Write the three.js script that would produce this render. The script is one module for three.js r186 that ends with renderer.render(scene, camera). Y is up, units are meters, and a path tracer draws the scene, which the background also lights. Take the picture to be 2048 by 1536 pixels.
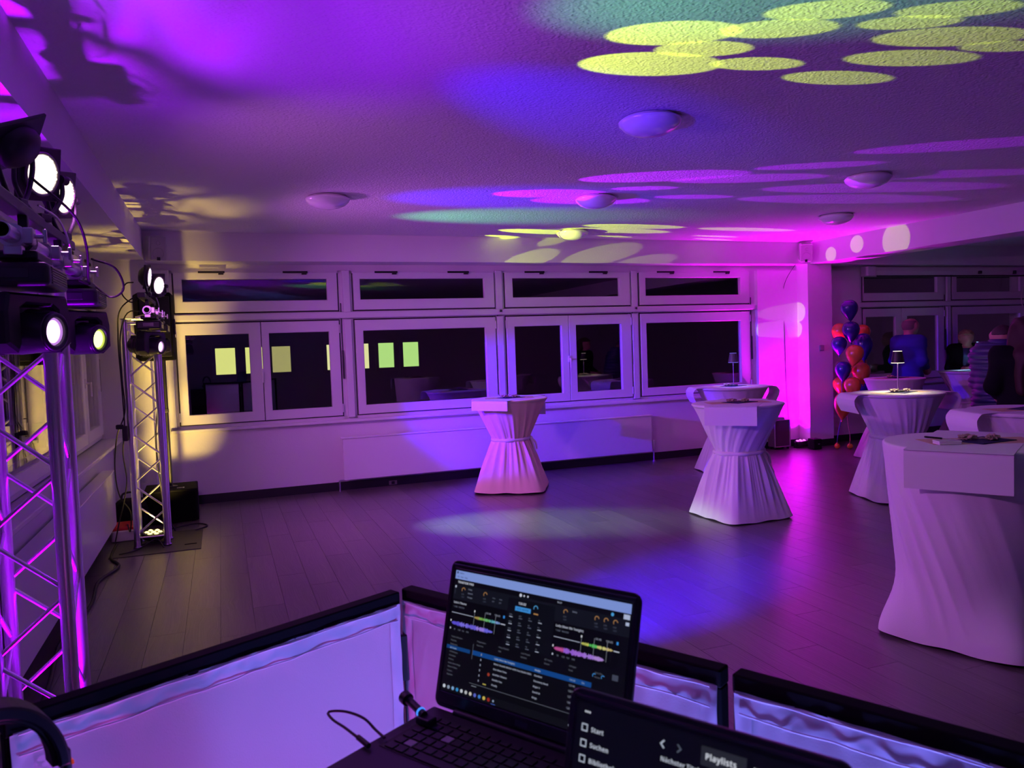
import * as THREE from 'three';
import { RoundedBoxGeometry } from 'three/addons/geometries/RoundedBoxGeometry.js';
import { mergeGeometries } from 'three/addons/utils/BufferGeometryUtils.js';
import { RectAreaLightUniformsLib } from 'three/addons/lights/RectAreaLightUniformsLib.js';
import { MarchingCubes } from 'three/addons/objects/MarchingCubes.js';

RectAreaLightUniformsLib.init();
const V3 = (x, y, z) => new THREE.Vector3(x, y, z);
const scene = new THREE.Scene();

// ---------------------------------------------------------------- camera, exposure, night outside
const camera = new THREE.PerspectiveCamera(52.694, 4 / 3, 0.05, 60);
camera.position.set(1.2023, 1.66, 9.4403);
{
  const r = V3(0.9354, -0.0357, 0.3518).normalize(), f = V3(0.3503, -0.0500, -0.9353).normalize();
  const u = new THREE.Vector3().crossVectors(r, f).normalize();
  camera.quaternion.setFromRotationMatrix(new THREE.Matrix4().makeBasis(r, u, f.clone().negate()));
}
camera.focus = 7.0;
camera.userData.fStop = 9;
scene.background = new THREE.Color(0.0012, 0.0011, 0.002);      // a dark winter night
const renderer = new THREE.WebGLRenderer({ antialias: true });
renderer.toneMapping = THREE.LinearToneMapping;
renderer.toneMappingExposure = 1.0;
renderer.shadowMap.enabled = true;

// light colours and strengths (candela), all of them belong to the fixtures built below
const LC = {
  violet: [0.25, 0.0, 1.0], blue: [0.03, 0.0, 1.0], yellow: [0.78, 1.0, 0.03], green: [0.12, 1.0, 0.35], magenta: [0.87, 0.0, 1.0],
  amber: [1.0, 0.66, 0.13], flood1: [0.84, 0.21, 1.0], flood2: [0.74, 0.15, 1.0], uplight1: [0.34, 0.0, 1.0], core: [0.31, 0.0, 1.0], white: [0.55, 1.0, 0.55], boothBlue: [0.19, 0.19, 1.0], boothViolet: [1.0, 0.07, 0.9],
};
const LI = {
  flood1: 12, flood2: 15, discYellow: 62, discViolet: 190, discFar: 240, discWall: 80, blueNear: 38, blueFar: 75, greenNear: 24, greenFar: 40,
  floorWhite: 150, floorBlue: 950, wallBlue: 170, amber: 24, amberUp: 21, violetUp: 9, violetCore: 27, violetTruss: 40, magentaUp: 48, facadeBlue: 10.5, facadeViolet: 2.0, wash: 4,
};

// ---------------------------------------------------------------- helpers
let seed = 12345;
function rnd() { seed = (seed + 0x6d2b79f5) | 0; let t = Math.imul(seed ^ (seed >>> 15), 1 | seed); t = (t + Math.imul(t ^ (t >>> 7), 61 | t)) ^ t; return ((t ^ (t >>> 14)) >>> 0) / 4294967296; }
const rr = (a, b) => a + (b - a) * rnd();
const M = (rgb, roughness = 0.6, o = {}) => { const { ph, ...rest } = o; const m = ph ? new THREE.MeshPhysicalMaterial({ roughness, ...rest }) : new THREE.MeshStandardMaterial({ roughness, ...rest }); m.color.setRGB(...rgb); return m; };
const glow = (rgb, k) => { const m = new THREE.MeshStandardMaterial({ color: 0x000000, roughness: 0.4 }); m.emissive.setRGB(...rgb); m.emissiveIntensity = k; return m; };

const taken = new Map();
function numbered(name) { const n = taken.get(name) ?? 0; taken.set(name, n + 1); return n ? `${name}_${String(n).padStart(3, '0')}` : name; }
function thing(name, label, category, p = [0, 0, 0], turn = 0, group) {
  const o = new THREE.Group(); o.name = numbered(name); scene.add(o); o.position.set(...p); o.rotation.y = turn;
  o.userData = { label, category }; if (group) o.userData.group = group; return o;
}
function structGroup(name, label, p = [0, 0, 0], turn = 0) {
  const o = new THREE.Group(); o.name = numbered(name); scene.add(o); o.position.set(...p); o.rotation.y = turn; o.userData = { kind: 'structure', label }; return o;
}
const clean = (g) => { const n = g.index ? g.toNonIndexed() : g; for (const k of Object.keys(n.attributes)) if (!['position', 'normal', 'uv'].includes(k)) n.deleteAttribute(k); if (!n.attributes.uv) n.setAttribute('uv', new THREE.BufferAttribute(new Float32Array(n.attributes.position.count * 2), 2)); n.clearGroups(); return n; };
const join = (gs) => (gs.length === 1 ? gs[0] : mergeGeometries(gs.map(clean)));
function part(parent, name, g, m, label) {
  const o = new THREE.Mesh(Array.isArray(g) ? join(g) : g, m); o.name = name; o.castShadow = o.receiveShadow = true; parent.add(o);
  if (label) o.userData.label = label; return o;
}
function single(name, g, m, label, category, group, p) {
  const o = part(scene, numbered(name), g, m); o.userData = { label, category }; if (group) o.userData.group = group; if (p) o.position.set(...p); return o;
}
function struct(name, g, m, label) { const o = part(scene, numbered(name), g, m); o.userData = { kind: 'structure', label }; return o; }

const bx = (w, h, d, x = 0, y = 0, z = 0, ry = 0) => { const g = new THREE.BoxGeometry(w, h, d); if (ry) g.rotateY(ry); return g.translate(x, y, z); };
const bb = (x0, x1, y0, y1, z0, z1) => bx(x1 - x0, y1 - y0, z1 - z0, (x0 + x1) / 2, (y0 + y1) / 2, (z0 + z1) / 2);   // box from bounds
const rb = (w, h, d, r, x = 0, y = 0, z = 0, s = 2) => new RoundedBoxGeometry(w, h, d, s, Math.min(r, w / 2.01, h / 2.01, d / 2.01)).translate(x, y, z);
function rod(a, b, r, n = 10, r2 = r) { const A = V3(...a), B = V3(...b), d = B.clone().sub(A), g = new THREE.CylinderGeometry(r2, r, d.length(), n); g.applyQuaternion(new THREE.Quaternion().setFromUnitVectors(V3(0, 1, 0), d.normalize())); return g.translate((A.x + B.x) / 2, (A.y + B.y) / 2, (A.z + B.z) / 2); }
function pipe(a, b, ro, ri, n = 24) {   // hollow tube, open ends
  const A = V3(...a), B = V3(...b), d = B.clone().sub(A), L = d.length();
  const g = new THREE.LatheGeometry([[ri, -L / 2], [ro, -L / 2], [ro, L / 2], [ri, L / 2], [ri, -L / 2]].map((p) => new THREE.Vector2(...p)), n).toNonIndexed(); g.computeVertexNormals();
  g.applyQuaternion(new THREE.Quaternion().setFromUnitVectors(V3(0, 1, 0), d.normalize())); return g.translate((A.x + B.x) / 2, (A.y + B.y) / 2, (A.z + B.z) / 2);
}
const tube = (pts, r, seg = 40, n = 7) => new THREE.TubeGeometry(new THREE.CatmullRomCurve3(pts.map((p) => V3(...p))), seg, r, n);
const lathe = (pts, n = 32) => new THREE.LatheGeometry(pts.map((p) => new THREE.Vector2(...p)), n);
function ring(x0, x1, y0, y1, b, depth, z) {   // bevelled rectangular frame; b = [left, right, bottom, top] bar widths
  const s = new THREE.Shape([[x0, y0], [x1, y0], [x1, y1], [x0, y1]].map((p) => new THREE.Vector2(...p)));
  s.holes.push(new THREE.Path([[x0 + b[0], y0 + b[2]], [x0 + b[0], y1 - b[3]], [x1 - b[1], y1 - b[3]], [x1 - b[1], y0 + b[2]]].map((p) => new THREE.Vector2(...p))));
  return new THREE.ExtrudeGeometry(s, { depth: depth - 0.008, bevelEnabled: true, bevelSize: 0.004, bevelThickness: 0.004, bevelSegments: 1, bevelOffset: -0.004 }).translate(0, 0, z + 0.004);
}
function prism(pts, depth, bevel = 0) { return new THREE.ExtrudeGeometry(new THREE.Shape(pts.map((p) => new THREE.Vector2(...p))), bevel ? { depth, bevelEnabled: true, bevelSize: bevel, bevelThickness: bevel, bevelSegments: 1, bevelOffset: -bevel } : { depth, bevelEnabled: false }); }
function ribbon(path, th, width) {   // a bent sheet of thickness th: path in xy, extruded along z, centred
  const c = new THREE.CatmullRomCurve3(path.map((p) => V3(p[0], p[1], 0)), false, 'catmullrom', 0.3).getPoints(path.length * 6), up = [], dn = [];
  c.forEach((p, i) => { const t = c[Math.min(i + 1, c.length - 1)].clone().sub(c[Math.max(i - 1, 0)]).normalize(), n = V3(-t.y, t.x, 0).multiplyScalar(th / 2); up.push([p.x + n.x, p.y + n.y]); dn.push([p.x - n.x, p.y - n.y]); });
  return prism([...up, ...dn.reverse()], width).translate(0, 0, -width / 2);
}
function lookRot(dir) { return new THREE.Quaternion().setFromUnitVectors(V3(0, 0, 1), V3(...dir).normalize()); }

// value noise for textures
function noiseGrid(n, s) { const old = seed; seed = s; const a = new Float32Array(n * n); for (let i = 0; i < a.length; i++) a[i] = rnd(); seed = old; return (x, y) => { x = ((x % n) + n) % n; y = ((y % n) + n) % n; const i = Math.floor(x), j = Math.floor(y), u = x - i, v = y - j, su = u * u * (3 - 2 * u), sv = v * v * (3 - 2 * v), I = (i + 1) % n, J = (j + 1) % n; return (a[j * n + i] * (1 - su) + a[j * n + I] * su) * (1 - sv) + (a[J * n + i] * (1 - su) + a[J * n + I] * su) * sv; }; }
function dataTex(w, h, fn, srgb = false, rx = 1, ry = 1) {
  const d = new Uint8Array(w * h * 4);
  for (let y = 0; y < h; y++) for (let x = 0; x < w; x++) { const c = fn(x / w, y / h); for (let k = 0; k < 3; k++) d[(y * w + x) * 4 + k] = Math.max(0, Math.min(255, Math.round(255 * (Array.isArray(c) ? c[k] : c)))); d[(y * w + x) * 4 + 3] = 255; }
  const t = new THREE.DataTexture(d, w, h); t.wrapS = t.wrapT = THREE.RepeatWrapping; t.magFilter = THREE.LinearFilter; t.minFilter = THREE.LinearMipmapLinearFilter; t.generateMipmaps = true; t.repeat.set(rx, ry); if (srgb) t.colorSpace = THREE.SRGBColorSpace; t.needsUpdate = true; return t;
}
function canvasTex(w, h, draw) { const c = document.createElement('canvas'); c.width = w; c.height = h; draw(c.getContext('2d')); const t = new THREE.CanvasTexture(c); t.colorSpace = THREE.SRGBColorSpace; return t; }

// ---------------------------------------------------------------- materials
const g1 = noiseGrid(96, 11), g5 = noiseGrid(150, 8), g6 = noiseGrid(230, 9), g3 = noiseGrid(128, 5), g4 = noiseGrid(16, 3);
const popcorn = dataTex(1024, 1024, (u, v) => { const a = g5(u * 150, v * 150), b = g1(u * 96, v * 96), c = g6(u * 230, v * 230); return Math.pow(0.5 * a + 0.2 * b + 0.3 * c, 1.4); });
const plaster = dataTex(512, 512, (u, v) => 0.5 * g3(u * 128, v * 128) + 0.3 * g1(u * 96, v * 96) + 0.2 * g4(u * 16, v * 16));
const weave = dataTex(512, 512, (u, v) => 0.6 * g3(u * 128, v * 128) + 0.4 * g1(u * 96, v * 96));
const grain = (s) => { const a = noiseGrid(64, s), b = noiseGrid(32, s + 1); return (u, v) => { const w = 0.05 * Math.sin(v * 6.283 * 2 + a(u * 4, v * 4) * 5); return 0.55 * a((u + w) * 48, v * 3) + 0.25 * b((u + w) * 24, v * 8) + 0.2 * b(u * 3, v * 4); }; };
const wood = [21, 31, 41].map((s) => { const f = grain(s); return { map: dataTex(256, 1024, (u, v) => { const t = f(u, v); return [0.50 + 0.20 * t, 0.475 + 0.19 * t, 0.47 + 0.18 * t]; }, true), bump: dataTex(256, 1024, (u, v) => f(u, v)) }; });
const W = {
  ceiling: M([0.74, 0.74, 0.75], 0.95, { bumpMap: popcorn, bumpScale: 0.0045 }),
  wall: M([0.74, 0.73, 0.74], 0.9, { bumpMap: plaster, bumpScale: 0.0012 }),
  frame: M([0.72, 0.71, 0.73], 0.42), sill: M([0.74, 0.73, 0.74], 0.4), base: M([0.012, 0.012, 0.016], 0.5), radiator: M([0.76, 0.76, 0.78], 0.35),
  seal: M([0.05, 0.045, 0.05], 0.6), handle: M([0.75, 0.74, 0.74], 0.3),
  glass: new THREE.MeshPhysicalMaterial({ color: 0xffffff, roughness: 0.0, transmission: 1, thickness: 0, ior: 1.8 }),
  alu: M([0.72, 0.72, 0.74], 0.34, { metalness: 1 }), steel: M([0.6, 0.6, 0.62], 0.28, { metalness: 1 }),
  black: M([0.012, 0.012, 0.014], 0.45), blackMatt: M([0.006, 0.006, 0.007], 0.85, { ph: true, specularIntensity: 0.25 }), blackGloss: M([0.03, 0.028, 0.035], 0.25), rubber: M([0.012, 0.012, 0.012], 0.6), darkPlate: M([0.035, 0.03, 0.032], 0.5),
  cloth: M([0.74, 0.73, 0.73], 0.92, { ph: true, sheen: 0.25, sheenRoughness: 0.7, sheenColor: new THREE.Color(0.7, 0.7, 0.7), bumpMap: weave, bumpScale: 0.0004 }),
  paper: M([0.76, 0.76, 0.76], 0.8), kraft: M([0.62, 0.46, 0.27], 0.85), napkin: M([0.012, 0.016, 0.075], 0.85), organza: M([0.42, 0.33, 0.24], 0.6),
  whitePlastic: M([0.7, 0.69, 0.67], 0.45), grille: M([0.45, 0.44, 0.43], 0.7), red: M([0.5, 0.012, 0.012], 0.5), opal: M([0.82, 0.82, 0.84], 0.22, { ph: true, clearcoat: 0.6, clearcoatRoughness: 0.1 }),
  ceramic: M([0.75, 0.75, 0.74], 0.2),
};
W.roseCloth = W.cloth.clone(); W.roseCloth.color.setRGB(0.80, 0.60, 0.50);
for (const k of ['ceiling', 'wall', 'cloth', 'roseCloth']) W[k].bumpMap = W[k].bumpMap.clone();
W.ceiling.bumpMap.repeat.set(0.55, 0.55); W.wall.bumpMap.repeat.set(1.5, 1.5); W.cloth.bumpMap.repeat.set(3, 3); W.roseCloth.bumpMap.repeat.set(3, 3);
function metreUV(g) {   // box-projected uv in metres
  const n = g.index ? g.toNonIndexed() : g; if (!n.attributes.normal) n.computeVertexNormals();
  const p = n.attributes.position, q = n.attributes.normal, uv = new Float32Array(p.count * 2);
  for (let i = 0; i < p.count; i++) { const ax = Math.abs(q.getX(i)), ay = Math.abs(q.getY(i)), az = Math.abs(q.getZ(i)); const [a, b] = ay >= ax && ay >= az ? [p.getX(i), p.getZ(i)] : ax >= az ? [p.getZ(i), p.getY(i)] : [p.getX(i), p.getY(i)]; uv[2 * i] = a; uv[2 * i + 1] = b; }
  n.setAttribute('uv', new THREE.BufferAttribute(uv, 2)); return n;
}
function spot(at, towards, rgb, cd, deg, penumbra = 1, soft = 1, name = 'beam') {   // deg = half angle
/*ONLY*/  const l = new THREE.SpotLight(new THREE.Color().setRGB(...rgb), cd, 0, THREE.MathUtils.degToRad(deg), penumbra, 2);
  l.position.set(...at); l.target.position.set(...towards); l.castShadow = true; l.shadow.radius = soft; l.name = name; scene.add(l); scene.add(l.target); l.target.name = 'aim'; return l;
}

// ================================================================ the setting
const H = 3.0, HB = 2.69, XR = 16, ZB = 12.4;
{ // floor: slab and vinyl planks running away from the camera towards the windows
  const fl = structGroup('floor', 'grey wood-look plank floor');
  part(fl, 'subfloor', bb(-0.5, XR + 0.3, -0.25, -0.008, -0.4, ZB + 0.3), W.base);
  const mats = [0, 1, 2, 0, 1, 2].map((k, i) => { const t = wood[k].map.clone(), b = wood[k].bump.clone(); for (const q of [t, b]) { q.repeat.set(1, 1); q.offset.set(0.13 * i, 0.37 * i); q.needsUpdate = true; } const c = [0.31, 0.27, 0.335, 0.295, 0.26, 0.32][i]; return M([c * 1.05, c, c], 0.34, { ph: true, clearcoat: 0.55, clearcoatRoughness: 0.32, map: t, bumpMap: b, bumpScale: 0.0009 }); });
  const PW = 0.2, PL = 1.36, geo = (L) => { const g = bx(PW - 0.0022, 0.008, L - 0.0022, 0, -0.004, 0), uv = g.attributes.uv, p = g.attributes.position; for (let i = 0; i < p.count; i++) uv.setXY(i, p.getX(i) / PW + 0.5, p.getZ(i) / 1.36 + 0.5); return g; };
  const cache = new Map(), far = [[], [], []];
  const get = (L) => { const k = L.toFixed(3); if (!cache.has(k)) cache.set(k, geo(L)); return cache.get(k); };
  let n = 0;
  for (let i = 0; i * PW < 16; i++) {
    const x = 0.12 + PW * (i + 0.5), off = [0, 0.5, 0.25, 0.8, 0.1, 0.65][i % 6] * PL;
    for (let z = 0.06 - off; z < ZB; z += PL) {
      const z0 = Math.max(z, 0.06), z1 = Math.min(z + PL, ZB); if (z1 - z0 < 0.04) continue;
      const L = Math.round((z1 - z0) * 1000) / 1000, zc = (z0 + z1) / 2, mi = Math.floor(rnd() * 6);
      const inView = x < 9.6 && zc < 7.6 && (zc - 0.1) < 8.6 - 0.05 * x && x > 0.3, mine = inView && n < 290 && (zc < 6.9 || x > 2.2) && x < 8.6;
      if (mine) { const m = part(fl, n ? `plank_${String(n).padStart(3, '0')}` : 'plank', get(L), mats[mi]); m.position.set(x, 0, zc); n++; }
      else far[mi % 3].push(get(L).clone().translate(x, 0, zc));
    }
  }
  far.forEach((gs, k) => { if (gs.length) { const m = part(fl, k ? `plank_field_${String(k).padStart(3, '0')}` : 'plank_field', join(gs), mats[k]); m.userData.kind = 'stuff'; } });
}
struct('ceiling', metreUV(bb(-0.5, XR + 0.3, H, H + 0.2, -0.4, ZB + 0.3)), W.ceiling, 'rough white spray-plaster ceiling');
struct('wall_back', metreUV(join([
  bb(-0.5, XR, -0.01, 0.81, -0.3, 0.08), bb(-0.5, 0.645, 0.81, 2.62, -0.3, 0.08), bb(8.575, 10.495, 0.81, 2.62, -0.3, 0.08), bb(14.25, XR, 0.81, 2.62, -0.3, 0.0), bb(-0.5, XR, 2.62, H, -0.3, 0.0)])), W.wall, 'white wall with the long window row');
{ // bulkhead above the windows: deeper at the left end than at the right
  const g = bb(-0.5, XR, HB, H, 0, 1), p = g.attributes.position;
  for (let i = 0; i < p.count; i++) if (p.getZ(i) > 0.5) p.setZ(i, p.getX(i) < 5 ? 0.38 : 0.26);
  struct('trim_1', metreUV(g), W.wall, 'white bulkhead above the window row');
}
struct('trim_2', metreUV(bb(-0.5, 0.5, HB, H, 0, ZB)), W.wall, 'white boxed soffit along the left wall');
struct('trim_3', metreUV(bb(9.34, 9.78, HB, H, 0, ZB)), W.wall, 'white ceiling beam at the right');
struct('pillar', metreUV(bb(9.29, 9.73, -0.005, HB, 0, 0.31)), W.wall, 'square white pillar at the right end of the windows');
struct('trim_4', metreUV(bb(-0.5, 0.505, -0.005, HB, 0, 0.40)), W.wall, 'white corner pier at the left end of the windows');
struct('wall_left', metreUV(join([bb(-0.5, 0.10, -0.01, 0.80, 0.4, ZB), bb(-0.3, 0.02, 2.62, HB + 0.05, 0.4, ZB), bb(-0.3, 0.02, 0.8, 2.62, 8.75, ZB)])), W.wall, 'white left wall below and above its windows');
struct('wall_right', metreUV(bb(XR, XR + 0.3, -0.01, H, -0.4, ZB)), W.wall, 'white far right wall');
struct('wall_front', metreUV(bb(-0.5, XR + 0.3, -0.01, H, ZB, ZB + 0.3)), W.wall, 'white wall behind the viewer');
struct('baseboard_back', [bb(0.5, 9.29, 0, 0.1, 0.08, 0.094), bb(9.73, XR, 0, 0.1, 0.08, 0.094)], W.base, 'black baseboard under the windows');
struct('baseboard_pillar', [bb(9.276, 9.744, 0, 0.1, 0.08, 0.324)], W.base, 'black baseboard round the pillar');
struct('baseboard_left', [bb(0.1, 0.114, 0, 0.1, 0.4, ZB), bb(0.1, 0.515, 0, 0.1, 0.4, 0.414)], W.base, 'black baseboard along the left wall');
struct('trim_5', rb(7.91, 0.035, 0.16, 0.008, 4.605, 0.828, 0.05), W.sill, 'white window sill board');
struct('trim_6', rb(3.8, 0.035, 0.16, 0.008, 12.4, 0.828, 0.05), W.sill, 'white window sill board behind the guests');
struct('trim_7', rb(0.2, 0.035, 8.4, 0.008, 0.1, 0.818, 4.6), W.sill, 'white deep window sill on the left wall');

// ---------------------------------------------------------------- windows (local x along the wall, z towards the room)
function windowUnit(name, label, at, turn, Wd, panes, opts = {}) {
  const w = structGroup(name, label, at, turn);
  part(w, 'window_frame', [bb(0, Wd, 0.845, 0.885, -0.06, 0.012), bb(0, Wd, 2.585, 2.62, -0.06, 0.012), bb(-0.06, 0.045, 0.845, 2.62, -0.06, 0.012), bb(Wd - 0.045, Wd + 0.06, 0.845, 2.62, -0.06, 0.012), bb(0, Wd, 2.04, 2.14, -0.06, 0.012),
    rb(0.085, 0.56, 0.05, 0.006, -0.03, 2.34, 0.022), rb(0.085, 1.17, 0.05, 0.006, -0.03, 1.45, 0.022), rb(Wd + 0.1, 0.075, 0.065, 0.012, Wd / 2, 2.09, 0.03)], W.frame);
  part(w, 'rubber_seal', [bb(0.045, Wd - 0.045, 2.14, 2.585, -0.05, -0.03), bb(0.045, Wd - 0.045, 0.885, 2.04, -0.05, -0.03)].map((g, i) => ring(0.04, Wd - 0.04, i ? 0.88 : 2.135, i ? 2.045 : 2.59, [0.012, 0.012, 0.012, 0.012], 0.016, 0.004)), W.seal);
  const sash = (n, x0, x1, y0, y1, p) => {   // p = pane rectangle
    const s = part(w, n, ring(x0, x1, y0, y1, [p[0] - x0, x1 - p[1], p[2] - y0, y1 - p[3]], 0.06, -0.02), W.frame);
    part(s, 'glazing_bead', ring(p[0] - 0.012, p[1] + 0.012, p[2] - 0.012, p[3] + 0.012, [0.014, 0.014, 0.014, 0.014], 0.02, 0.018), W.frame);
    const q = part(s, 'pane', bx(p[1] - p[0] + 0.01, p[3] - p[2] + 0.01, 0.008, (p[0] + p[1]) / 2, (p[2] + p[3]) / 2, 0.004), W.glass); q.castShadow = false;
    return s;
  };
  sash('top_sash', 0.055, Wd - 0.055, 2.15, 2.60, [panes.top[0], panes.top[1], 2.272, 2.522]);
  panes.low.forEach((p, i) => {
    const x0 = i ? panes.split + 0.004 : 0.055, x1 = i === panes.low.length - 1 ? Wd - 0.055 : panes.split - 0.004;
    const s = sash('sash', x0, x1, 0.892, 2.028, [p[0], p[1], 1.0, 1.9]);
    part(s, 'hinge', [rod([i || panes.low.length === 1 ? x1 + 0.006 : x0 - 0.006, 0.93, 0.04], [i || panes.low.length === 1 ? x1 + 0.006 : x0 - 0.006, 1.03, 0.04], 0.008), rod([i || panes.low.length === 1 ? x1 + 0.006 : x0 - 0.006, 1.88, 0.04], [i || panes.low.length === 1 ? x1 + 0.006 : x0 - 0.006, 1.98, 0.04], 0.008)], W.frame);
    if (panes.low.length > 1 && i === 0) part(s, 'handle', [rb(0.03, 0.085, 0.012, 0.004, x1 - 0.03 + 0.028, 1.45, 0.046), rod([x1 - 0.002, 1.45, 0.05], [x1 - 0.002, 1.45, 0.085], 0.009), rb(0.02, 0.13, 0.016, 0.006, x1 - 0.002, 1.395, 0.09)], W.handle);
  });
  for (const fx of [0.24, 0.72]) {   // black fanlight stays on the top frame
    const x = Wd * fx; part(w, 'stay_arm', [ring(x - 0.14, x + 0.14, 2.588, 2.612, [0.006, 0.006, 0.006, 0.006], 0.012, 0.05), rb(0.055, 0.028, 0.03, 0.004, x + 0.1, 2.585, 0.055)], W.black);
  }
  part(w, 'crank_lever', [rb(0.022, 0.34, 0.018, 0.006, Wd - 0.022, 1.50, 0.03), rb(0.012, 0.75, 0.01, 0.004, Wd - 0.022, 1.86, 0.02)], W.seal);
  return w;
}
const rel = (a, x0) => a.map((v) => v - x0);
windowUnit('window_1', 'white double-casement window with fanlight, nearest the corner pier', [0.70, 0, 0], 0, 1.90, { top: rel([0.84, 2.425], 0.70), low: [rel([0.845, 1.52], 0.70), rel([1.74, 2.425], 0.70)], split: 1.655 - 0.70 });
windowUnit('window_2', 'white single-casement window with fanlight, left of the pink-lit table', [2.68, 0, 0], 0, 1.90, { top: rel([2.815, 4.392], 2.68), low: [rel([2.83, 4.39], 2.68)] });
windowUnit('window_3', 'white double-casement window with fanlight, behind the pink-lit table', [4.62, 0, 0], 0, 1.93, { top: rel([4.777, 6.335], 4.62), low: [rel([4.785, 5.45], 4.62), rel([5.66, 6.345], 4.62)], split: 5.555 - 4.62 });
windowUnit('window_4', 'white single-casement window with fanlight, next to the magenta wall', [6.59, 0, 0], 0, 1.93, { top: rel([6.738, 8.308], 6.59), low: [rel([6.735, 8.30], 6.59)] });
windowUnit('window_5', 'white double-casement window behind the person in the blue pullover', [10.55, 0, 0], 0, 1.8, { top: rel([10.6 + 0.02, 12.15], 10.55), low: [rel([10.65, 11.26], 10.55), rel([11.5, 12.16], 10.55)], split: 11.38 - 10.55 });
windowUnit('window_6', 'white single-casement window at the far right', [12.43, 0, 0], 0, 1.8, { top: rel([12.58, 14.06], 12.43), low: [rel([12.60, 14.06], 12.43)] });
windowUnit('window_7', 'white left-wall window beside the far truss tower', [0.0, 0, 2.42], Math.PI / 2, 1.96, { top: [0.14, 1.82], low: [[0.14, 0.80], [1.06, 1.72]], split: 0.93 });
windowUnit('window_8', 'white left-wall window between the truss towers', [0.0, 0, 4.5], Math.PI / 2, 1.96, { top: [0.14, 1.82], low: [[0.14, 1.82]] });
windowUnit('window_9', 'white left-wall window behind the near truss tower', [0.0, 0, 6.58], Math.PI / 2, 1.96, { top: [0.14, 1.82], low: [[0.14, 0.80], [1.06, 1.72]], split: 0.93 });
windowUnit('window_10', 'white left-wall window nearest the viewer', [0.0, 0, 8.66], Math.PI / 2, 1.96, { top: [0.14, 1.82], low: [[0.14, 1.82]] });

{ // neighbouring wing outside: dark wall, black window frames, lit blinds
  const b = thing('neighbouring_building', 'dark building wing outside with lit yellow-green windows', 'building', [0, 0, -12]);
  part(b, 'wall', bb(-14, 22, -1.5, 4.2, -0.6, 0), M([0.012, 0.012, 0.016], 0.9));
  part(b, 'plinth', bb(-14, 22, -1.5, 0.2, 0, 0.12), M([0.008, 0.008, 0.012], 0.95));
  const k = 21.44 / 18.44, X = (x) => 1.2 + (x - 1.2) * k, Y = (y) => 1.66 + (y - 1.66) * k, sets = [[1.10, 1.515, 0], [1.73, 2.14, 0], [2.30, 2.705, 1], [3.52, 3.93, 2], [4.08, 4.495, 2], [4.723, 5.095, 3], [5.316, 5.70, 3]];
  const lit = [[0.74, 0.78, 0.22], [0.36, 0.34, 0.12], [0.80, 0.80, 0.36], [0.46, 0.78, 0.22]].map((c) => glow(c, 1.05));
  for (const [x0, x1, m] of sets) {
    const f = part(b, 'window', ring(X(x0) - 0.09, X(x1) + 0.09, Y(1.235) - 0.09, Y(1.82) + 0.09, [0.09, 0.09, 0.09, 0.09], 0.09, 0), M([0.004, 0.004, 0.005], 0.8));
    part(f, 'pane', bb(X(x0), X(x1), Y(1.235), Y(1.82), 0.0, 0.03), lit[m]);
  }
}

// ---------------------------------------------------------------- radiators, speakers, lamps, small wall fittings
function radiator(label, p, turn, L, valveSide) {
  const r = thing('radiator', label, 'radiator', p, turn);
  part(r, 'front_panel', rb(L, 0.5, 0.022, 0.006, 0, 0.385, 0.07), W.radiator);
  part(r, 'back_panel', rb(L - 0.06, 0.46, 0.02, 0.006, 0, 0.385, 0.0), W.radiator);
  part(r, 'top_cover', rb(L + 0.03, 0.014, 0.11, 0.005, 0, 0.634, 0.035), W.radiator);
  for (const q of [-1, 1]) part(r, 'bracket', bx(0.03, 0.36, 0.034, q * (L / 2 - 0.3), 0.38, -0.026), W.radiator);
  const x = valveSide * (L / 2 + 0.05);
  part(r, 'supply_pipe', [rod([x, 0.0, 0.03], [x, 0.16, 0.03], 0.012), rod([x, 0.15, 0.03], [x - valveSide * 0.07, 0.15, 0.03], 0.011), rod([x, 0.0, 0.03], [x, 0.01, 0.03], 0.026, 16)], W.steel);
  part(r, 'thermostat_valve', lathe([[0, 0.16], [0.016, 0.16], [0.016, 0.20], [0.024, 0.21], [0.025, 0.28], [0.02, 0.29], [0, 0.29]], 16).translate(x, 0, 0.03), W.whitePlastic);
  const y = -valveSide * (L / 2 + 0.05); part(r, 'return_pipe', [rod([y, 0.0, 0.03], [y, 0.13, 0.03], 0.011), rod([y, 0.13, 0.03], [y + valveSide * 0.07, 0.13, 0.03], 0.011)], W.steel);
  return r;
}
radiator('long flat white radiator under the window row', [4.585, 0, 0.14], 0, 4.17, 1);
radiator('flat white radiator on the left wall behind the truss towers', [0.148, 0, 3.35], Math.PI / 2, 3.72, -1);
radiator('flat white radiator at the left, nearest the viewer', [0.148, 0, 7.0], Math.PI / 2, 3.0, -1);

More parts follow.
